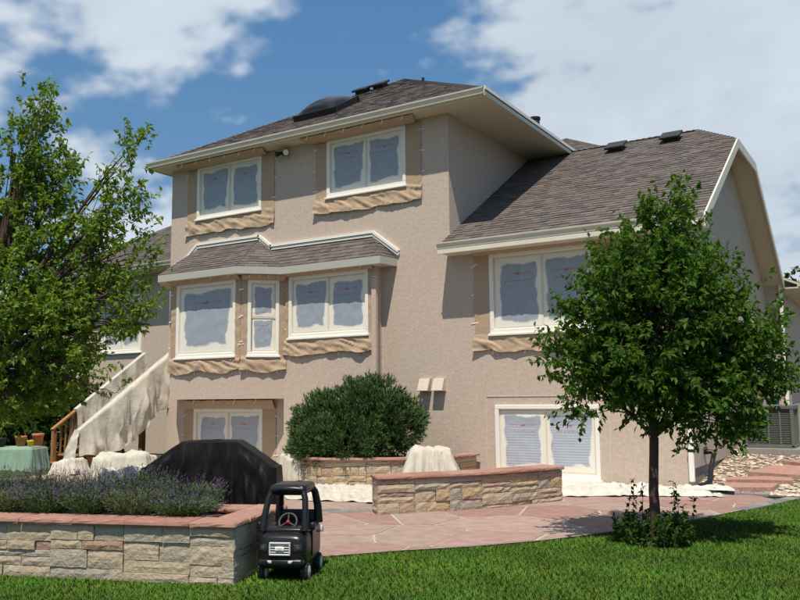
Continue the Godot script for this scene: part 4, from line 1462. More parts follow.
func build_juniper():
	var J = thing("juniper_bush", "large round dark green juniper bush in the stone planter", "bush", Vector3(-9.62, 0.42, -13.9))
	var st = ST()
	for k in 9:
		var a = TAU * k / 9.0
		tube(st, [Vector3(0, 0, 0), Vector3(cos(a) * 0.35, 0.4, sin(a) * 0.3), Vector3(cos(a) * 0.9, 0.9, sin(a) * 0.65)], [0.05, 0.03, 0.012], 6)
	obj("stems", st, M.bark, J)
	var lf = SurfaceTool.new()
	lf.begin(Mesh.PRIMITIVE_TRIANGLES)
	lf.set_smooth_group(-1)
	var r = RandomNumberGenerator.new()
	r.seed = 31
	var lobes = [[Vector3(-0.05, 0.74, 0), Vector3(1.08, 0.78, 0.85)], [Vector3(0.2, 1.0, -0.1), Vector3(0.75, 0.66, 0.65)], [Vector3(-0.72, 0.68, 0.35), Vector3(0.62, 0.66, 0.6)], [Vector3(0.62, 0.72, -0.25), Vector3(0.64, 0.6, 0.6)], [Vector3(-0.1, 0.42, 0.55), Vector3(0.95, 0.52, 0.6)], [Vector3(-0.6, 0.25, 0.75), Vector3(0.55, 0.4, 0.42)]]
	noise.seed = 4
	noise.frequency = 1.0
	noise.fractal_octaves = 2
	var tuft = Vector3.ZERO
	var td = Vector3.UP
	var tone = 1.0
	for k in 30000:
		if k % 24 == 0:
			var lb = lobes[r.randi() % lobes.size()]
			td = rdir(r)
			var bb_ = 1.0 + 0.24 * noise.get_noise_3d(td.x * 2.4, td.y * 2.4, td.z * 2.4 + lb[0].x * 7)
			tuft = lb[0] + td * lb[1] * lerp(0.55, 1.0, pow(r.randf(), 0.5)) * bb_
			tone = r.randf_range(0.7, 1.3)
		var d = (td + Vector3(0, 0.25, 0)).normalized()
		var p = tuft + rdir(r) * 0.12 * sqrt(r.randf())
		if p.y < -0.06: continue
		var o = (d * 0.9 + rdir(r) * 0.55 + Vector3(0, 0.35, 0)).normalized()
		var L = r.randf_range(0.05, 0.105)
		var g = r.randf_range(0.6, 1.3) * tone
		for j in 6:
			var q = (o + rdir(r) * 0.5).normalized()
			var s = q.cross(rdir(r)).normalized() * 0.0085
			lf.set_color(Color(0.072 * g, 0.138 * g, 0.040 * g))
			var base = p + o * L * (j / 8.0)
			for v in [base - s, base + q * L * 0.8, base + s]: lf.add_vertex(v)
	obj("foliage", lf, M.needle, J)

func build_lavender():
	var th = deg_to_rad(19.3)
	var bs = Basis(Vector3.UP, th)
	var o = Vector3(-5.36, -0.03, -5.71)
	var r = RandomNumberGenerator.new()
	r.seed = 8
	var labs = ["lavender plant in bloom at the cap corner end of the raised bed", "lavender plant in bloom along the front of the raised bed", "lavender plant in bloom at the back of the raised bed"]
	for k in 11:
		var front = k < 6
		var i = k if front else k - 6
		var lx = (-0.72 - 0.5 * i) if front else (-0.85 - 0.56 * i)
		var lz = -0.46 if front else -0.86
		var c = o + bs * Vector3(lx + r.randf_range(-0.05, 0.05), 0.53, lz)
		var li = 0 if k == 0 else (1 if front else 2)
		var Lv = thing("lavender_plant", labs[li], "lavender", c, 0.0, "lavender in the raised bed")
		var hs = r.randf_range(0.27, 0.33) if front else r.randf_range(0.40, 0.46)
		if front and i == 0: hs = 0.22
		if not front and i == 0: hs = 0.33
		var fo = SurfaceTool.new(); fo.begin(Mesh.PRIMITIVE_TRIANGLES); fo.set_smooth_group(-1)
		var fl = SurfaceTool.new(); fl.begin(Mesh.PRIMITIVE_TRIANGLES); fl.set_smooth_group(-1)
		for s in 430:
			var a = r.randf() * TAU
			var sp = sqrt(r.randf())
			var b = Vector3(cos(a), 0, sin(a)) * sp * 0.13
			var tilt = Vector3(cos(a), 0, sin(a)) * sp * 0.26
			var h = hs * r.randf_range(0.7, 1.1) * (1.0 - 0.25 * sp * sp)
			var t = b + tilt + Vector3(r.randf_range(-0.04, 0.04), h, r.randf_range(-0.04, 0.04))
			var g = r.randf_range(0.7, 1.25)
			var pale = i % 3 == 1 and front
			fo.set_color(Color(0.12 * g, 0.16 * g, 0.06 * g) if pale else Color(0.065 * g, 0.115 * g, 0.035 * g))
			var w = Vector3(cos(a + 1.3), 0, sin(a + 1.3)) * 0.0022
			for v in [b - w, t, b + w]: fo.add_vertex(v)
			for j in 12:
				var q = b.lerp(t, r.randf_range(0.1, 0.86))
				var d = (rdir(r) * 0.8 + (t - b).normalized()).normalized()
				var sd = d.cross(rdir(r)).normalized() * 0.004
				var L = r.randf_range(0.03, 0.055)
				for v in [q - sd, q + d * L, q + sd]: fo.add_vertex(v)
			if r.randf() < 0.46:
				var ax = (t - b).normalized()
				fl.set_color(Color(0.125 * g, 0.088 * g, 0.17 * g) if r.randf() < 0.8 else Color(0.10, 0.10, 0.11))
				for j in 12:
					var q = t + ax * (j * 0.0035 - 0.012)
					var d = (rdir(r) + ax * 0.5).normalized()
					var sd = d.cross(ax).normalized() * 0.0045
					for v in [q - sd, q + d * 0.011, q + sd]: fl.add_vertex(v)
		obj("foliage", fo, M.needle, Lv)
		obj("flower_spikes", fl, M.needle, Lv)
# ---------------------------------------------------------------- objects
func build_stairs():
	var S = thing("deck_stairs", "wooden deck stairs with railings, mostly hidden under drop cloths", "stairs", Vector3(-17.55, 0, -14.2))
	var st
	var steps = 11
	var rise = 1.95 / steps
	var run = 0.255
	var zb = -12.72
	for k in steps:
		st = ST()
		cbx(st, Vector3(-17.55, rise * (k + 1) - 0.02, zb - run * (k + 0.5)), Vector3(1.12, 0.04, run + 0.03), 0.004)
		wobj("tread", st, M.wood, S)
	for x in [-18.11, -16.99]:
		st = ST()
		var pl = PackedVector2Array([Vector2(zb + 0.05, 0.0)])
		for k in steps:
			pl.append(Vector2(zb - run * k, rise * (k + 1) - 0.045))
			pl.append(Vector2(zb - run * (k + 1), rise * (k + 1) - 0.045))
		pl.append(Vector2(zb - run * steps, 1.6))
		pl.append(Vector2(zb - 0.5, 0.0))
		prism(st, pl, func(q, t): return Vector3(x + 0.02 - 0.04 * t, q.y, q.x))
		wobj("stringer", st, M.wood, S)
	for x in [-18.08, -17.02]:
		var a = Vector3(x, 0.98, -12.84)
		var b = Vector3(x, 2.86, -15.52)
		var d = (b - a).normalized()
		st = ST()
		bx(st, (a + b) * 0.5, Vector3(0.13, 0.04, (b - a).length() + 0.1), Basis(Vector3.RIGHT, d.cross(Vector3.RIGHT), -d).orthonormalized())
		wobj("hand_rail", st, M.wood, S)
		for z in [-12.86, -15.5]:
			st = ST()
			cbx(st, Vector3(x, 0.475 if z > -13 else 2.35, z), Vector3(0.095, 0.95 if z > -13 else 0.95, 0.095), 0.006)
			wobj("newel_post", st, M.wood, S)
		var z = -13.05
		while z > -15.4:
			var yt = 0.98 + (-12.84 - z) * 0.7015
			st = ST()
			cbx(st, Vector3(x, yt - 0.47, z), Vector3(0.04, 0.88, 0.04), 0.004)
			wobj("baluster", st, M.wood, S)
			z -= 0.135
	for k in 9:
		st = ST()
		cbx(st, Vector3(-17.62, 1.93, -15.66 - k * 0.263), Vector3(1.38, 0.035, 0.255), 0.004)
		wobj("deck_board", st, M.wood, S)
	for p in [[-18.2, -15.7], [-17.05, -15.7], [-18.2, -17.7]]:
		st = ST()
		cbx(st, Vector3(p[0], 0.95, p[1]), Vector3(0.14, 1.9, 0.14), 0.008)
		wobj("deck_post", st, M.wood, S)
	# cloths over the rails
	for c in [[-17.02, -0.045, 1.02, 0.72, 1.45, 1.38, 0.45, "canvas drop cloth over the stair rail nearest the bay window", 0], [-18.08, 0.22, 1.03, 0.45, 0.6, 0.6, 1.25, "canvas drop cloth over the stair rail with the bare post", 1]]:
		var a = Vector3(c[0], 0.98, -12.84)
		var b = Vector3(c[0], 2.86, -15.52)
		var t = thing("drop_cloth", c[7], "drop cloth", Vector3(c[0], 0.3, -14.2), 0.0, "canvas drop cloths on the stairs")
		st = ST()
		st.set_smooth_group(1)
		noise.seed = 60 + c[8]
		noise.frequency = 1.0
		noise.fractal_octaves = 3
		var NU = 60
		var NV = 30
		var G = []
		for i in NU + 1:
			var s = lerp(c[1], c[2], float(i) / NU)
			var p = a.lerp(b, s)
			var hang = lerp(lerp(c[3], c[4], smoothstep(0.0, 0.4, s)), c[5], s) * (1.0 + 0.06 * sin(s * 14.0))
			var row = []
			for j in NV + 1:
				var v = float(j) / NV
				var k
				var o
				if v < 0.6:
					k = (1.0 - v / 0.6) * hang      # outer side, hem to rail
					o = 0.075
				else:
					k = ((v - 0.6) / 0.4) * c[6]
					o = -0.075
				k = max(k - 0.06, 0.0)
				var f = clamp(k * 1.3, 0.0, 1.0)
				# folds run down the hang, a little aslant
				var w = 0.03 + noise.get_noise_2d((p.z + k * 0.2) * 1.8, k * 0.25 + 3.0) * 0.16 + 0.10 * (1.0 - abs(2.0 * fposmod((p.z + k * 0.30) * 1.9 + 1.4 * noise.get_noise_1d(p.z * 1.3), 1.0) - 1.0)) + 0.02 * sin((p.z + k * 0.5) * 17.0)
				w += 0.022 * noise.get_noise_2d(p.z * 4.0 + k * 2.0, k * 1.5)
				row.append(p + Vector3(o + sign(o) * (max(w, 0.0) + 0.02) * f, 0.05 - k, noise.get_noise_2d(s * 20.0, k * 2.0) * 0.05 * f))
			G.append(row)
		for i in NU:
			for j in NV: quad(st, G[i][j], G[i + 1][j], G[i + 1][j + 1], G[i][j + 1])
		st.set_smooth_group(-1)
		wobj("cloth", st, M.canvas, t)
		if c[8] == 0:
			# front fall at the bottom end, closing the cloth round the post
			st = ST()
			sheet(st, Vector3(-17.34, 0.04, -12.5), Vector3(-16.78, 0.02, -12.52), Vector3(-16.92, 0.96, -12.73), Vector3(-17.12, 0.96, -12.73), 10, 16, 0.05, 3.0, 65)
			wobj("cloth_end", st, M.canvas, t)

# cloth draped over a box: c = centre on the ground, size, fall to y0
func draped(st, size, y0, flare, fold, seed_, sag = 0.02, lumpy = 0.0):
	noise.seed = seed_
	noise.frequency = 1.0
	noise.fractal_octaves = 3
	st.set_smooth_group(1)
	var N = 168
	var rings = []
	var per = []
	for k in N:
		var t = float(k) / N * 4.0
		var q
		if t < 1: q = Vector2(lerp(-1.0, 1.0, t), 1)
		elif t < 2: q = Vector2(1, lerp(1.0, -1.0, t - 1))
		elif t < 3: q = Vector2(lerp(1.0, -1.0, t - 2), -1)
		else: q = Vector2(-1, lerp(-1.0, 1.0, t - 3))
		per.append(q)
	var lv = [[0.0, 1.0], [0.25, 1.0], [0.5, 1.0], [0.7, 0.995], [0.85, 0.98], [0.94, 0.955], [1.0, 0.92], [1.02, 0.86], [1.04, 0.75], [1.05, 0.55], [1.06, 0.35], [1.07, 0.17], [1.08, 0.0]]
	for l in lv:
		var ring = []
		for k in N:
			var q = per[k]
			var x = q.x * size.x * 0.5 * min(l[0], 1.0)
			var z = q.y * size.z * 0.5 * min(l[0], 1.0)
			var y = lerp(y0, size.y, l[1])
			var out = Vector3(q.x * (1.0 if abs(q.x) > 0.98 else 0.0), 0, q.y * (1.0 if abs(q.y) > 0.98 else 0.0)).normalized()
			var down = 1.0 - l[1]
			var a = q.x * size.x * 0.5 + q.y * size.z * 0.5
			var aa = float(k) / N * TAU
			var wob = 2.5 * noise.get_noise_2d(cos(aa) * 1.5 + 9.0, sin(aa) * 1.5 + down * 0.25)
			var f = 1.3 * noise.get_noise_2d(q.x * size.x * 2.0 + 7, q.y * size.z * 2.0) + 1.1 * (1.0 - abs(2.0 * fposmod(aa * 2.4 + wob, 1.0) - 1.0)) + 0.5 * sin(aa * 23.0 + wob * 3.0 + down)
			var d = flare * down + fold * f * pow(down, 0.7)
			if l[0] <= 1.0: y += noise.get_noise_2d(x * 4.0, z * 4.0 + seed_) * sag + lumpy * noise.get_noise_2d(x * 2.0 + 30, z * 2.0)
			if l[1] == 0.0: y += noise.get_noise_2d(k * 0.25, seed_) * 0.05
			ring.append(Vector3(x, y, z) + out * d)
		rings.append(ring)
	for i in lv.size() - 1:
		for k in N:
			var m = (k + 1) % N
			quad(st, rings[i][k], rings[i][m], rings[i + 1][m], rings[i + 1][k])
	st.set_smooth_group(-1)

func ground_cloth(label, cs, amp, seed_, m, y = 0.006, group = "drop cloths on the patio"):
	var c = Vector3.ZERO
	for p in cs: c += Vector3(p.x, 0, p.y) / 4.0
	var st = ST()
	st.set_smooth_group(1)
	noise.seed = seed_
	noise.frequency = 1.0
	noise.fractal_octaves = 3
	var NU = 70
	var NV = 34
	var G = []
	for i in NU + 1:
		var row = []
		for j in NV + 1:
			var u = float(i) / NU
			var v = float(j) / NV
			var p = cs[0].lerp(cs[1], u).lerp(cs[3].lerp(cs[2], u), v)
			var e = 0.16
			p += Vector2(noise.get_noise_2d(p.x * 1.6, p.y * 1.6 + 9), noise.get_noise_2d(p.x * 1.6 + 30, p.y * 1.6)) * e
			var rg = 1.0 - abs(noise.get_noise_2d(p.x * 1.1 + p.y * 0.5, p.y * 1.7)) * 4.0
			var h = max(0.0, rg) * amp + amp * 0.6 * max(0.0, noise.get_noise_2d(p.x * 2.0, p.y * 3.2))
			var ed = min(min(u, 1 - u) * 12.0, min(v, 1 - v) * 6.0)
			row.append(Vector3(p.x - c.x, y + 0.004 + h * (0.25 + 0.75 * clamp(ed, 0.0, 1.0)), p.y - c.z))
		G.append(row)
	for i in NU:
		for j in NV: quad(st, G[i][j], G[i + 1][j], G[i + 1][j + 1], G[i][j + 1])
	st.set_smooth_group(-1)
	var o = obj("drop_cloth", st, m, self)
	o.position = c
	tag(o, label, "drop cloth", group)

func build_cloths():
	ground_cloth("white drop cloth spread on the patio below the juniper planter", [Vector2(-10.3, -12.55), Vector2(-8.3, -13.2), Vector2(-7.05, -11.0), Vector2(-8.9, -10.7)], 0.09, 301, M.canvas)
	ground_cloth("long white drop cloth along the wall under the walk-out window", [Vector2(-6.0, -15.3), Vector2(-3.2, -15.32), Vector2(-2.75, -14.3), Vector2(-5.2, -13.1)], 0.09, 302, M.plastic_sheet)
	ground_cloth("white drop cloth lying on the ground beside the house corner downspout", [Vector2(-3.6, -15.2), Vector2(-2.75, -15.3), Vector2(-2.65, -14.75), Vector2(-3.5, -14.5)], 0.05, 303, M.plastic_sheet, 0.06)
	ground_cloth("pale drop cloth under the walk-out window behind the grill", [Vector2(-16.2, -15.3), Vector2(-11.2, -15.3), Vector2(-11.2, -14.0), Vector2(-16.2, -13.2)], 0.05, 304, M.canvas)
	var defs = [
		["drop cloth bunched over the planter corner beside the juniper", Vector3(-8.05, 0.0, -13.95), Vector3(0.72, 0.68, 0.62), 0.18, 0.15, 0.075, 0.6, M.canvas, 311],
		["drop cloth hanging over the planter corner behind the grill", Vector3(-10.6, 0.0, -13.0), Vector3(0.4, 0.57, 0.5), 0.06, 0.03, 0.03, 0.3, M.canvas, 312],
		["patio furniture shape under a pale drop cloth beside the stairs", Vector3(-13.35, 0.0, -11.1), Vector3(1.0, 0.62, 0.6), 0.0, 0.10, 0.06, 0.5, M.canvas, 313],
		["lower lump under a pale drop cloth in front of the covered furniture", Vector3(-12.55, 0.0, -10.5), Vector3(0.85, 0.40, 0.5), 0.0, 0.1, 0.04, 0.5, M.canvas, 314],
		["crumpled drop cloth heaped at the foot of the stair post", Vector3(-16.5, 0.0, -12.2), Vector3(0.5, 0.32, 0.45), 0.0, 0.12, 0.05, 0.3, M.canvas, 315]]
	for d in defs:
		var t = thing("drop_cloth", d[0], "drop cloth", d[1], d[6], "drop cloths on the patio")
		var st = ST()
		draped(st, d[2], d[3], d[4], d[5], d[8], 0.035, 0.09)
		obj("cloth", st, d[7], t)

func build_table():
	var T = thing("garden_table", "garden table under a pale green cloth, crowded with flower pots", "table", Vector3(-15.98, -0.03, -10.2), deg_to_rad(31.9))
	var st = ST()
	draped(st, Vector3(1.5, 0.765, 0.7), 0.30, 0.04, 0.035, 401, 0.004)
	obj("tablecloth", st, M.green_cloth, T)
	st = ST()
	cbx(st, Vector3(0, 0.735, 0), Vector3(1.46, 0.03, 0.66), 0.005)
	obj("tabletop", st, M.wood, T)
	for sx in [-0.66, 0.66]:
		for sz in [-0.28, 0.28]:
			st = ST()
			cbx(st, Vector3(sx, 0.36, sz), Vector3(0.05, 0.72, 0.05), 0.005)
			obj("leg", st, M.wood, T)
	var pots = [["terracotta pot with a rim standing in the middle of the table", Vector3(-15.73, 0.742, -10.42), 0.115, 0.2, "terracotta", false], ["terracotta pot at the end of the table nearest the stairs", Vector3(-15.63, 0.742, -10.74), 0.12, 0.24, "terracotta", false], ["small yellow pot between the two terracotta pots", Vector3(-15.50, 0.742, -10.48), 0.07, 0.11, "yellow", false], ["dark nursery pot with a green seedling on the table", Vector3(-15.85, 0.742, -10.05), 0.11, 0.18, "car_dark", true], ["dark nursery pot with a green seedling on the table", Vector3(-16.06, 0.742, -10.0), 0.1, 0.17, "car_dark", true]]
	for p in pots:
		var o = thing("flower_pot", p[0], "flower pot", p[1], 0.0, "flower pots on the table")
		var r = p[2]
		var h = p[3]
		st = ST()
		lathe(st, Vector3.ZERO, [[0.0, 0.0], [r * 0.68, 0.0], [r * 0.92, h * 0.75], [r, h * 0.76], [r, h], [r * 0.88, h], [r * 0.85, h * 0.85], [0.0, h * 0.84]], 20)
		obj("pot", st, M[p[4]], o)
		if p[5]:
			var lf = ST()
			for k in 60: leaf(lf, Vector3(rng.randf_range(-0.06, 0.06), h * rng.randf_range(0.9, 1.5), rng.randf_range(-0.06, 0.06)), (rdir(rng) + Vector3(0, 0.5, 0)).normalized(), (Vector3.UP + rdir(rng) * 0.5).normalized(), 0.09, 0.022, Color(0.06, 0.14, 0.02))
			obj("seedling", lf, M.leaf, o)

func build_grill():
	var G = thing("covered_grill", "barbecue grill under a black vinyl cover behind the lavender", "grill", Vector3(-8.1, 0, -8.2), deg_to_rad(31))
	var st = ST()
	st.set_smooth_group(1)
	noise.seed = 501
	noise.frequency = 1.0
	noise.fractal_octaves = 3
	var NX = 144
	var base_prof = [[-0.37, 0.0], [-0.342, 0.6], [-0.325, 0.8], [-0.27, 0.985], [-0.24, 1.0], [0.24, 1.0], [0.27, 0.985], [0.325, 0.8], [0.342, 0.6], [0.37, 0.0]]
	var prof = []
	for i in base_prof.size() - 1:
		var n = [12, 4, 4, 1, 6, 1, 4, 4, 12][i]
		for j in n: prof.append([lerp(base_prof[i][0], base_prof[i + 1][0], float(j) / n), lerp(base_prof[i][1], base_prof[i + 1][1], float(j) / n)])
	prof.append(base_prof[-1])
	var hx = func(x):
		var a = abs(x)
		if a < 0.36: return 1.10
		return lerp(1.10, 0.76, pow(clamp((a - 0.36) / 0.50, 0.0, 1.0), 1.05))
	var R = []
	for i in NX + 1:
		var x = lerp(-0.9, 0.9, float(i) / NX)
		var top = hx.call(x)
		var row = []
		var e = clamp((0.9 - abs(x)) / 0.05, 0.0, 1.0)
		for k in prof.size():
			var p = prof[k]
			var y = p[1] * (top - 0.04) + 0.04
			var dn = 1.0 - p[1]
			var f = (noise.get_noise_2d(x * 5.0, p[0] * 3.0 + dn * 0.8) + 0.5 * abs(noise.get_noise_2d(x * 9.0 + dn * 4.0, p[0] * 3.0))) * 0.085 * clamp(dn * 2.0, 0.0, 1.0) + 0.03 * sin(x * 21.0 + dn * 2.0 + 5.0 * noise.get_noise_1d(x * 2.0)) * clamp(dn * 1.5, 0.0, 1.0)
			# diagonal pull folds from lid corner to shelf
			var a = clamp((abs(x) - 0.36) / 0.5, 0.0, 1.0)
			f += 0.05 * (1.0 - abs(2.0 * fposmod(y * 2.2 + a * 1.5, 1.0) - 1.0)) * a * (1.15 - a) * 3.0 * (1.0 if dn > 0.1 else 0.0)
			var z = p[0] * (0.82 + 0.18 * e)
			row.append(Vector3(x * (1.0 + 0.03 * dn), y + 0.008 * noise.get_noise_2d(x * 9.0, p[0] * 9.0), z + sign(p[0]) * f))
		R.append(row)
	for i in NX:
		var reg = 0 if i < 43 else (1 if i < 101 else 2)
		for k in prof.size() - 1:
			st.set_smooth_group(1 + reg * 3 + (0 if k < 20 else (1 if k < 28 else 2)))
			quad(st, R[i][k], R[i][k + 1], R[i + 1][k + 1], R[i + 1][k])
	st.set_smooth_group(20)
	for s in [0, NX]:
		var c = Vector3.ZERO
		for p in R[s]: c += p / prof.size()
		c.x += 0.03 * (1 if s else -1)
		for k in prof.size() - 1:
			if s: tri(st, c, R[s][k], R[s][k + 1])
			else: tri(st, c, R[s][k + 1], R[s][k])
	st.set_smooth_group(-1)
	obj("cover", st, M.cover, G)
	# piped seam along the lid top
	st = ST()
	for s in [-1.0, 1.0]:
		tube(st, [Vector3(-0.37, 1.095, 0.17 * s), Vector3(0, 1.105, 0.175 * s), Vector3(0.37, 1.095, 0.17 * s)], 0.008, 6)
	obj("seam", st, M.cover, G)

func build_car():
	var C = thing("toy_car", "black ride-on toy car with silver grille parked on the grass", "toy car", Vector3(-5.21, -0.03, -6.34), deg_to_rad(24.3))
	var st
	# lower body lofted along its length: [z, half width, y bottom, y top]
	st = ST()
	st.set_smooth_group(1)
	var sec = [[0.375, 0.15, 0.20, 0.34], [0.365, 0.19, 0.15, 0.40], [0.335, 0.218, 0.125, 0.435], [0.26, 0.228, 0.12, 0.455], [0.15, 0.232, 0.12, 0.475], [0.05, 0.234, 0.12, 0.47], [-0.1, 0.235, 0.12, 0.47], [-0.24, 0.232, 0.12, 0.50], [-0.32, 0.215, 0.13, 0.49], [-0.36, 0.185, 0.16, 0.45], [-0.375, 0.14, 0.2, 0.40]]
	var R = []
	for s in sec:
		var row = []
		var cy = (s[2] + s[3]) * 0.5
		var hy = (s[3] - s[2]) * 0.5
		for k in 32:
			var a = TAU * k / 32.0
			var e = 0.42
			row.append(Vector3(s[1] * sign(cos(a)) * pow(abs(cos(a)), e), cy + hy * sign(sin(a)) * pow(abs(sin(a)), e), s[0]))
		R.append(row)
	for i in R.size() - 1:
		for k in 32:
			var m = (k + 1) % 32
			quad(st, R[i][k], R[i + 1][k], R[i + 1][m], R[i][m])
	for k in 32:
		var m = (k + 1) % 32
		tri(st, R[0][k], R[0][m], Vector3(0, 0.27, 0.377))
		tri(st, R[-1][m], R[-1][k], Vector3(0, 0.3, -0.378))
	st.set_smooth_group(-1)
	obj("body", st, M.car, C)
	# roof, arches of the windscreen, rear and side windows
	st = ST()
	var roofc = Vector3(0, 0.815, -0.055)
	rbox(st, roofc, Vector3(0.37, 0.10, 0.43), 0.049)
	obj("roof", st, M.car, C)
	for s in [-1.0, 1.0]:
		st = ST()
		tube(st, [Vector3(0.205 * s, 0.45, 0.265), Vector3(0.195 * s, 0.60, 0.215), Vector3(0.178 * s, 0.74, 0.155), Vector3(0.15 * s, 0.81, 0.12)], [0.036, 0.031, 0.03, 0.03], 12)
		obj("windscreen_pillar", st, M.car, C)
		st = ST()
		tube(st, [Vector3(0.20 * s, 0.46, -0.30), Vector3(0.195 * s, 0.62, -0.285), Vector3(0.175 * s, 0.76, -0.25), Vector3(0.15 * s, 0.81, -0.22)], [0.045, 0.04, 0.036, 0.032], 12)
		obj("rear_pillar", st, M.car, C)
		st = ST()
		rbox(st, Vector3(0.255 * s, 0.49, 0.17), Vector3(0.055, 0.075, 0.07), 0.025, Basis.IDENTITY, 16, 10)
		obj("wing_mirror", st, M.car, C)
		# headlamp recess, lamp and bumper lamp
		st = ST()
		rbox(st, Vector3(0.162 * s, 0.315, 0.362), Vector3(0.085, 0.075, 0.03), 0.014, Basis(Vector3.UP, 0.35 * s), 16, 10)
		var hl = obj("headlight", st, M.car_dark, C)
		st = ST()
		lathe(st, Vector3(0.158 * s, 0.315, 0.376), [[0.0, 0.006], [0.02, 0.005], [0.027, 0.0]], 16, Basis(Vector3.RIGHT, PI / 2))
		obj("lens", st, M.glass, hl)
		st = ST()
		rbox(st, Vector3(0.12 * s, 0.195, 0.376), Vector3(0.09, 0.03, 0.022), 0.01, Basis(Vector3.UP, 0.22 * s), 16, 8)
		obj("bumper_lamp", st, M.lightgrey, C)
		# wheels
		for z in [0.235, -0.25]:
			st = ST()
			var bw = Basis(Vector3(0, 0, 1), PI / 2)
			var wc = Vector3(0.205 * s, 0.085, z)
			lathe(st, wc, [[0.03, -0.035], [0.07, -0.035], [0.083, -0.022], [0.085, 0.0], [0.083, 0.022], [0.07, 0.035], [0.03, 0.035]], 22, bw)
			for k in 14:
				var a = TAU * k / 14.0
				bx(st, wc + Vector3(0, cos(a), sin(a)) * 0.084, Vector3(0.05, 0.008, 0.014), Basis(Vector3.RIGHT, a))
			var w = obj("wheel", st, M.car_dark, C)
			st = ST()
			lathe(st, wc, [[0.0, 0.044], [0.02, 0.044], [0.03, 0.036], [0.055, 0.038], [0.06, 0.03]], 18, bw)
			lathe(st, wc, [[0.0, -0.044], [0.02, -0.044], [0.03, -0.036], [0.055, -0.038], [0.06, -0.03]], 18, bw)
			obj("hub", st, M.lightgrey, w)
	st = ST()
	tube(st, [Vector3(-0.15, 0.815, 0.135), Vector3(-0.07, 0.826, 0.15), Vector3(0.07, 0.826, 0.15), Vector3(0.15, 0.815, 0.135)], 0.03, 12)
	obj("windscreen_header", st, M.car, C)
	# bumper
	st = ST()
	rbox(st, Vector3(0, 0.185, 0.345), Vector3(0.44, 0.075, 0.09), 0.034)
	obj("bumper", st, M.car, C)
	# grille with three slots and a name plate
	st = ST()
	for r in [[0, 0.365, 0.20, 0.014], [0, 0.262, 0.20, 0.014], [-0.094, 0.3135, 0.014, 0.089], [0.094, 0.3135, 0.014, 0.089]]:
		cbx(st, Vector3(r[0], r[1], 0.388), Vector3(r[2], r[3], 0.03), 0.004)
	var gr = obj("grille", st, M.silver, C)
	for y in [0.284, 0.306, 0.328, 0.348]:
		st = ST()
		cbx(st, Vector3(0, y, 0.384), Vector3(0.18, 0.010, 0.022), 0.003)
		obj("bar", st, M.silver, gr)
	st = ST()
	rbox(st, Vector3(0, 0.315, 0.394), Vector3(0.085, 0.042, 0.022), 0.010, Basis.IDENTITY, 16, 8)
	obj("name_plate", st, M.white, gr)
	st = ST()
	for k in 2: cbx(st, Vector3(0, 0.321 - 0.012 * k, 0.4055), Vector3(0.052 - 0.008 * k, 0.005, 0.002), 0.0008)
	obj("lettering", st, M.grey_trim, gr)
	# bonnet crease, dashboard and steering wheel
	st = ST()
	rbox(st, Vector3(0, 0.455, 0.20), Vector3(0.36, 0.06, 0.16), 0.028)
	obj("dashboard", st, M.car, C)
	st = ST()
	var ring = []
	var bs = Basis(Vector3.RIGHT, 1.05)
	for k in 25: ring.append(Vector3(0.0, 0.515, 0.11) + bs * Vector3(cos(TAU * k / 24.0) * 0.085, 0, sin(TAU * k / 24.0) * 0.085))
	tube(st, ring, 0.011, 8, false)
	for k in 3: tube(st, [Vector3(0, 0.515, 0.11), Vector3(0, 0.515, 0.11) + bs * Vector3(cos(0.5 + TAU * k / 3.0) * 0.085, 0, sin(0.5 + TAU * k / 3.0) * 0.085)], 0.008, 6)
	var sw = obj("steering_wheel", st, M.grey_plastic, C)
	st = ST()
	lathe(st, Vector3(0, 0.515, 0.11), [[0.018, -0.01], [0.016, 0.010], [0.0, 0.014]], 14, bs)
	obj("horn_button", st, M.red, sw)
	st = ST()
	rbox(st, Vector3(0, 0.52, -0.28), Vector3(0.34, 0.13, 0.07), 0.03)
	obj("seat_back", st, M.car_dark, C)
	st = ST()
	cbx(st, Vector3(0.236, 0.33, -0.04), Vector3(0.01, 0.25, 0.30), 0.004)
	var dr = obj("door", st, M.car, C)
	st = ST()
	rbox(st, Vector3(0.246, 0.40, -0.13), Vector3(0.02, 0.02, 0.06), 0.009, Basis.IDENTITY, 12, 8)
	obj("handle", st, M.car_dark, dr)
	st = ST()
	rbox(st, Vector3(0.235, 0.40, -0.30), Vector3(0.03, 0.07, 0.06), 0.014, Basis.IDENTITY, 12, 8)
	obj("fuel_cap", st, M.lightgrey, C)

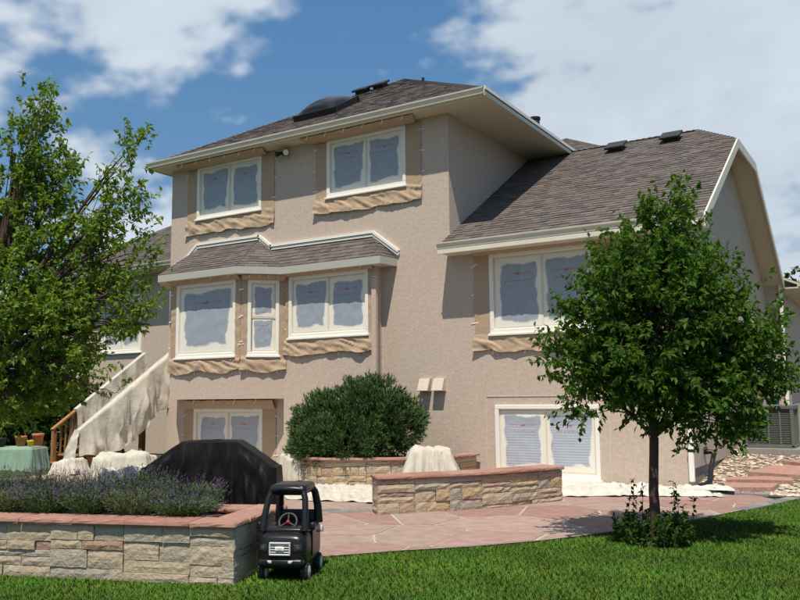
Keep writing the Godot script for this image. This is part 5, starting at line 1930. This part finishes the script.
func build_ac():
	var gy = gh(-19.1)
	var P = thing("concrete_pad", "concrete pad under the air conditioner on the gravel", "pad", Vector3(-2.65, gy - 0.06, -19.15))
	var st = ST()
	cbx(st, Vector3(0, 0.06, 0), Vector3(1.2, 0.16, 1.1), 0.012)
	obj("slab", st, M.concrete, P)
	var A = thing("air_conditioner", "grey green outdoor air conditioner on a pad beside the house", "air conditioner", Vector3(-2.65, gy + 0.08, -19.15))
	st = ST()
	for sx in [-0.45, 0.45]:
		for sz in [-0.4, 0.4]: cbx(st, Vector3(sx, 0.44, sz), Vector3(0.07, 0.86, 0.07), 0.012)
	cbx(st, Vector3(0, 0.03, 0), Vector3(0.97, 0.06, 0.87), 0.01)
	cbx(st, Vector3(0, 0.84, 0), Vector3(0.99, 0.10, 0.89), 0.02)
	obj("casing", st, M.ac, A)
	st = ST()
	bb(st, Vector3(-0.43, 0.06, -0.38), Vector3(0.43, 0.79, 0.38))
	obj("coil", st, M.ac_fin, A)
	for f in 4:
		var bs = Basis(Vector3.UP, PI / 2 * f)
		var d = 0.425 if f % 2 == 0 else 0.475
		var w = 0.90 if f % 2 == 0 else 0.80
		for k in 3:
			st = ST()
			bx(st, bs * Vector3(-w * 0.25 + w * 0.25 * k, 0.425, d - 0.012), Vector3(0.035, 0.74, 0.03), bs)
			obj("panel_rib", st, M.ac, A)
		for j in 20:
			st = ST()
			bx(st, bs * Vector3(0, 0.08 + j * 0.0365, d - 0.03), Vector3(w - 0.05, 0.012, 0.024), bs * Basis(Vector3.RIGHT, 0.6))
			obj("louvre", st, M.ac, A)
	st = ST()
	tube(st, [Vector3(-0.16, 0.835, 0.446), Vector3(-0.16, 0.835, 0.449)], 0.032, 16)
	obj("sticker", st, M.red, A)
	# things standing on top
	var top = A.position + Vector3(0, 0.89, 0)
	var b = thing("plastic_tub", "small blue plastic tub standing on the air conditioner", "tub", top + Vector3(0.05, 0, -0.05))
	st = ST()
	lathe(st, Vector3.ZERO, [[0.0, 0.0], [0.12, 0.0], [0.15, 0.13], [0.165, 0.13], [0.165, 0.145], [0.14, 0.145], [0.11, 0.02], [0.0, 0.015]], 20)
	obj("bowl", st, mat(lin(0.06, 0.16, 0.24), 0.4), b)
	var c = thing("clay_pot", "brown clay pot standing on the air conditioner", "flower pot", top + Vector3(-0.24, 0, 0.0))
	st = ST()
	lathe(st, Vector3.ZERO, [[0.0, 0.0], [0.09, 0.0], [0.13, 0.11], [0.14, 0.11], [0.14, 0.16], [0.12, 0.16], [0.11, 0.12], [0.0, 0.115]], 20)
	obj("pot", st, mat(lin(0.20, 0.12, 0.075), 0.9), c)
	# drain hose at the house corner
	var h = thing("drain_hose", "black drain hose running from the wall tap beside the downspout", "hose", Vector3(-3.3, 0.0, -15.9))
	st = ST()
	tube(st, [Vector3(-0.12, 0.60, -0.35), Vector3(0.0, 0.60, -0.35), Vector3(0.04, 0.56, -0.33), Vector3(0.03, 0.35, -0.1), Vector3(0.06, 0.12, 0.25), Vector3(0.02, 0.07, 0.5), Vector3(-0.05, 0.06, 0.6)], 0.045, 10)
	obj("hose", st, M.black_metal, h)
	st = ST()
	tube(st, [Vector3(-0.13, 0.62, -0.35), Vector3(-0.08, 0.62, -0.35)], 0.07, 12)
	obj("wall_collar", st, M.black_metal, h)

func _ready():
	rng.seed = 20240
	var cam = Camera3D.new()
	cam.position = Vector3(0, 1.65, 0)
	cam.rotation_degrees = Vector3(6.8, 31.9, -0.53)
	cam.fov = 40.14
	cam.near = 0.1
	cam.far = 900.0
	cam.name = "camera"
	add_child(cam)
	var env = Environment.new()
	env.background_mode = Environment.BG_SKY
	env.sky = Sky.new()
	env.sky.sky_material = make_sky()
	env.background_energy_multiplier = 1.0
	env.tonemap_mode = Environment.TONE_MAPPER_LINEAR
	env.tonemap_exposure = 1.12
	env.sdfgi_enabled = true
	env.ssao_enabled = true
	env.ssil_enabled = true
	var we = WorldEnvironment.new()
	we.environment = env
	we.name = "world_environment"
	add_child(we)
	var sun = DirectionalLight3D.new()
	sun.name = "sun"
	add_child(sun)
	sun.look_at_from_position(Vector3.ZERO, Vector3(-0.175, -1.0, -0.45), Vector3.UP)
	sun.light_color = Color(1.0, 0.955, 0.88)
	sun.light_energy = 1.5
	sun.light_angular_distance = 0.5
	sun.shadow_enabled = true
	make_materials()
	M.clear = mat(lin(0.5, 0.55, 0.6), 0.05)
	M.clear.transparency = BaseMaterial3D.TRANSPARENCY_ALPHA
	M.clear.albedo_color.a = 0.2
	build_ground()
	build_house()
	build_walls()
	build_stairs()
	build_grill()
	build_car()
	build_ac()
	build_table()
	build_cloths()
	build_juniper()
	build_lavender()
	build_trees()
	build_grass()
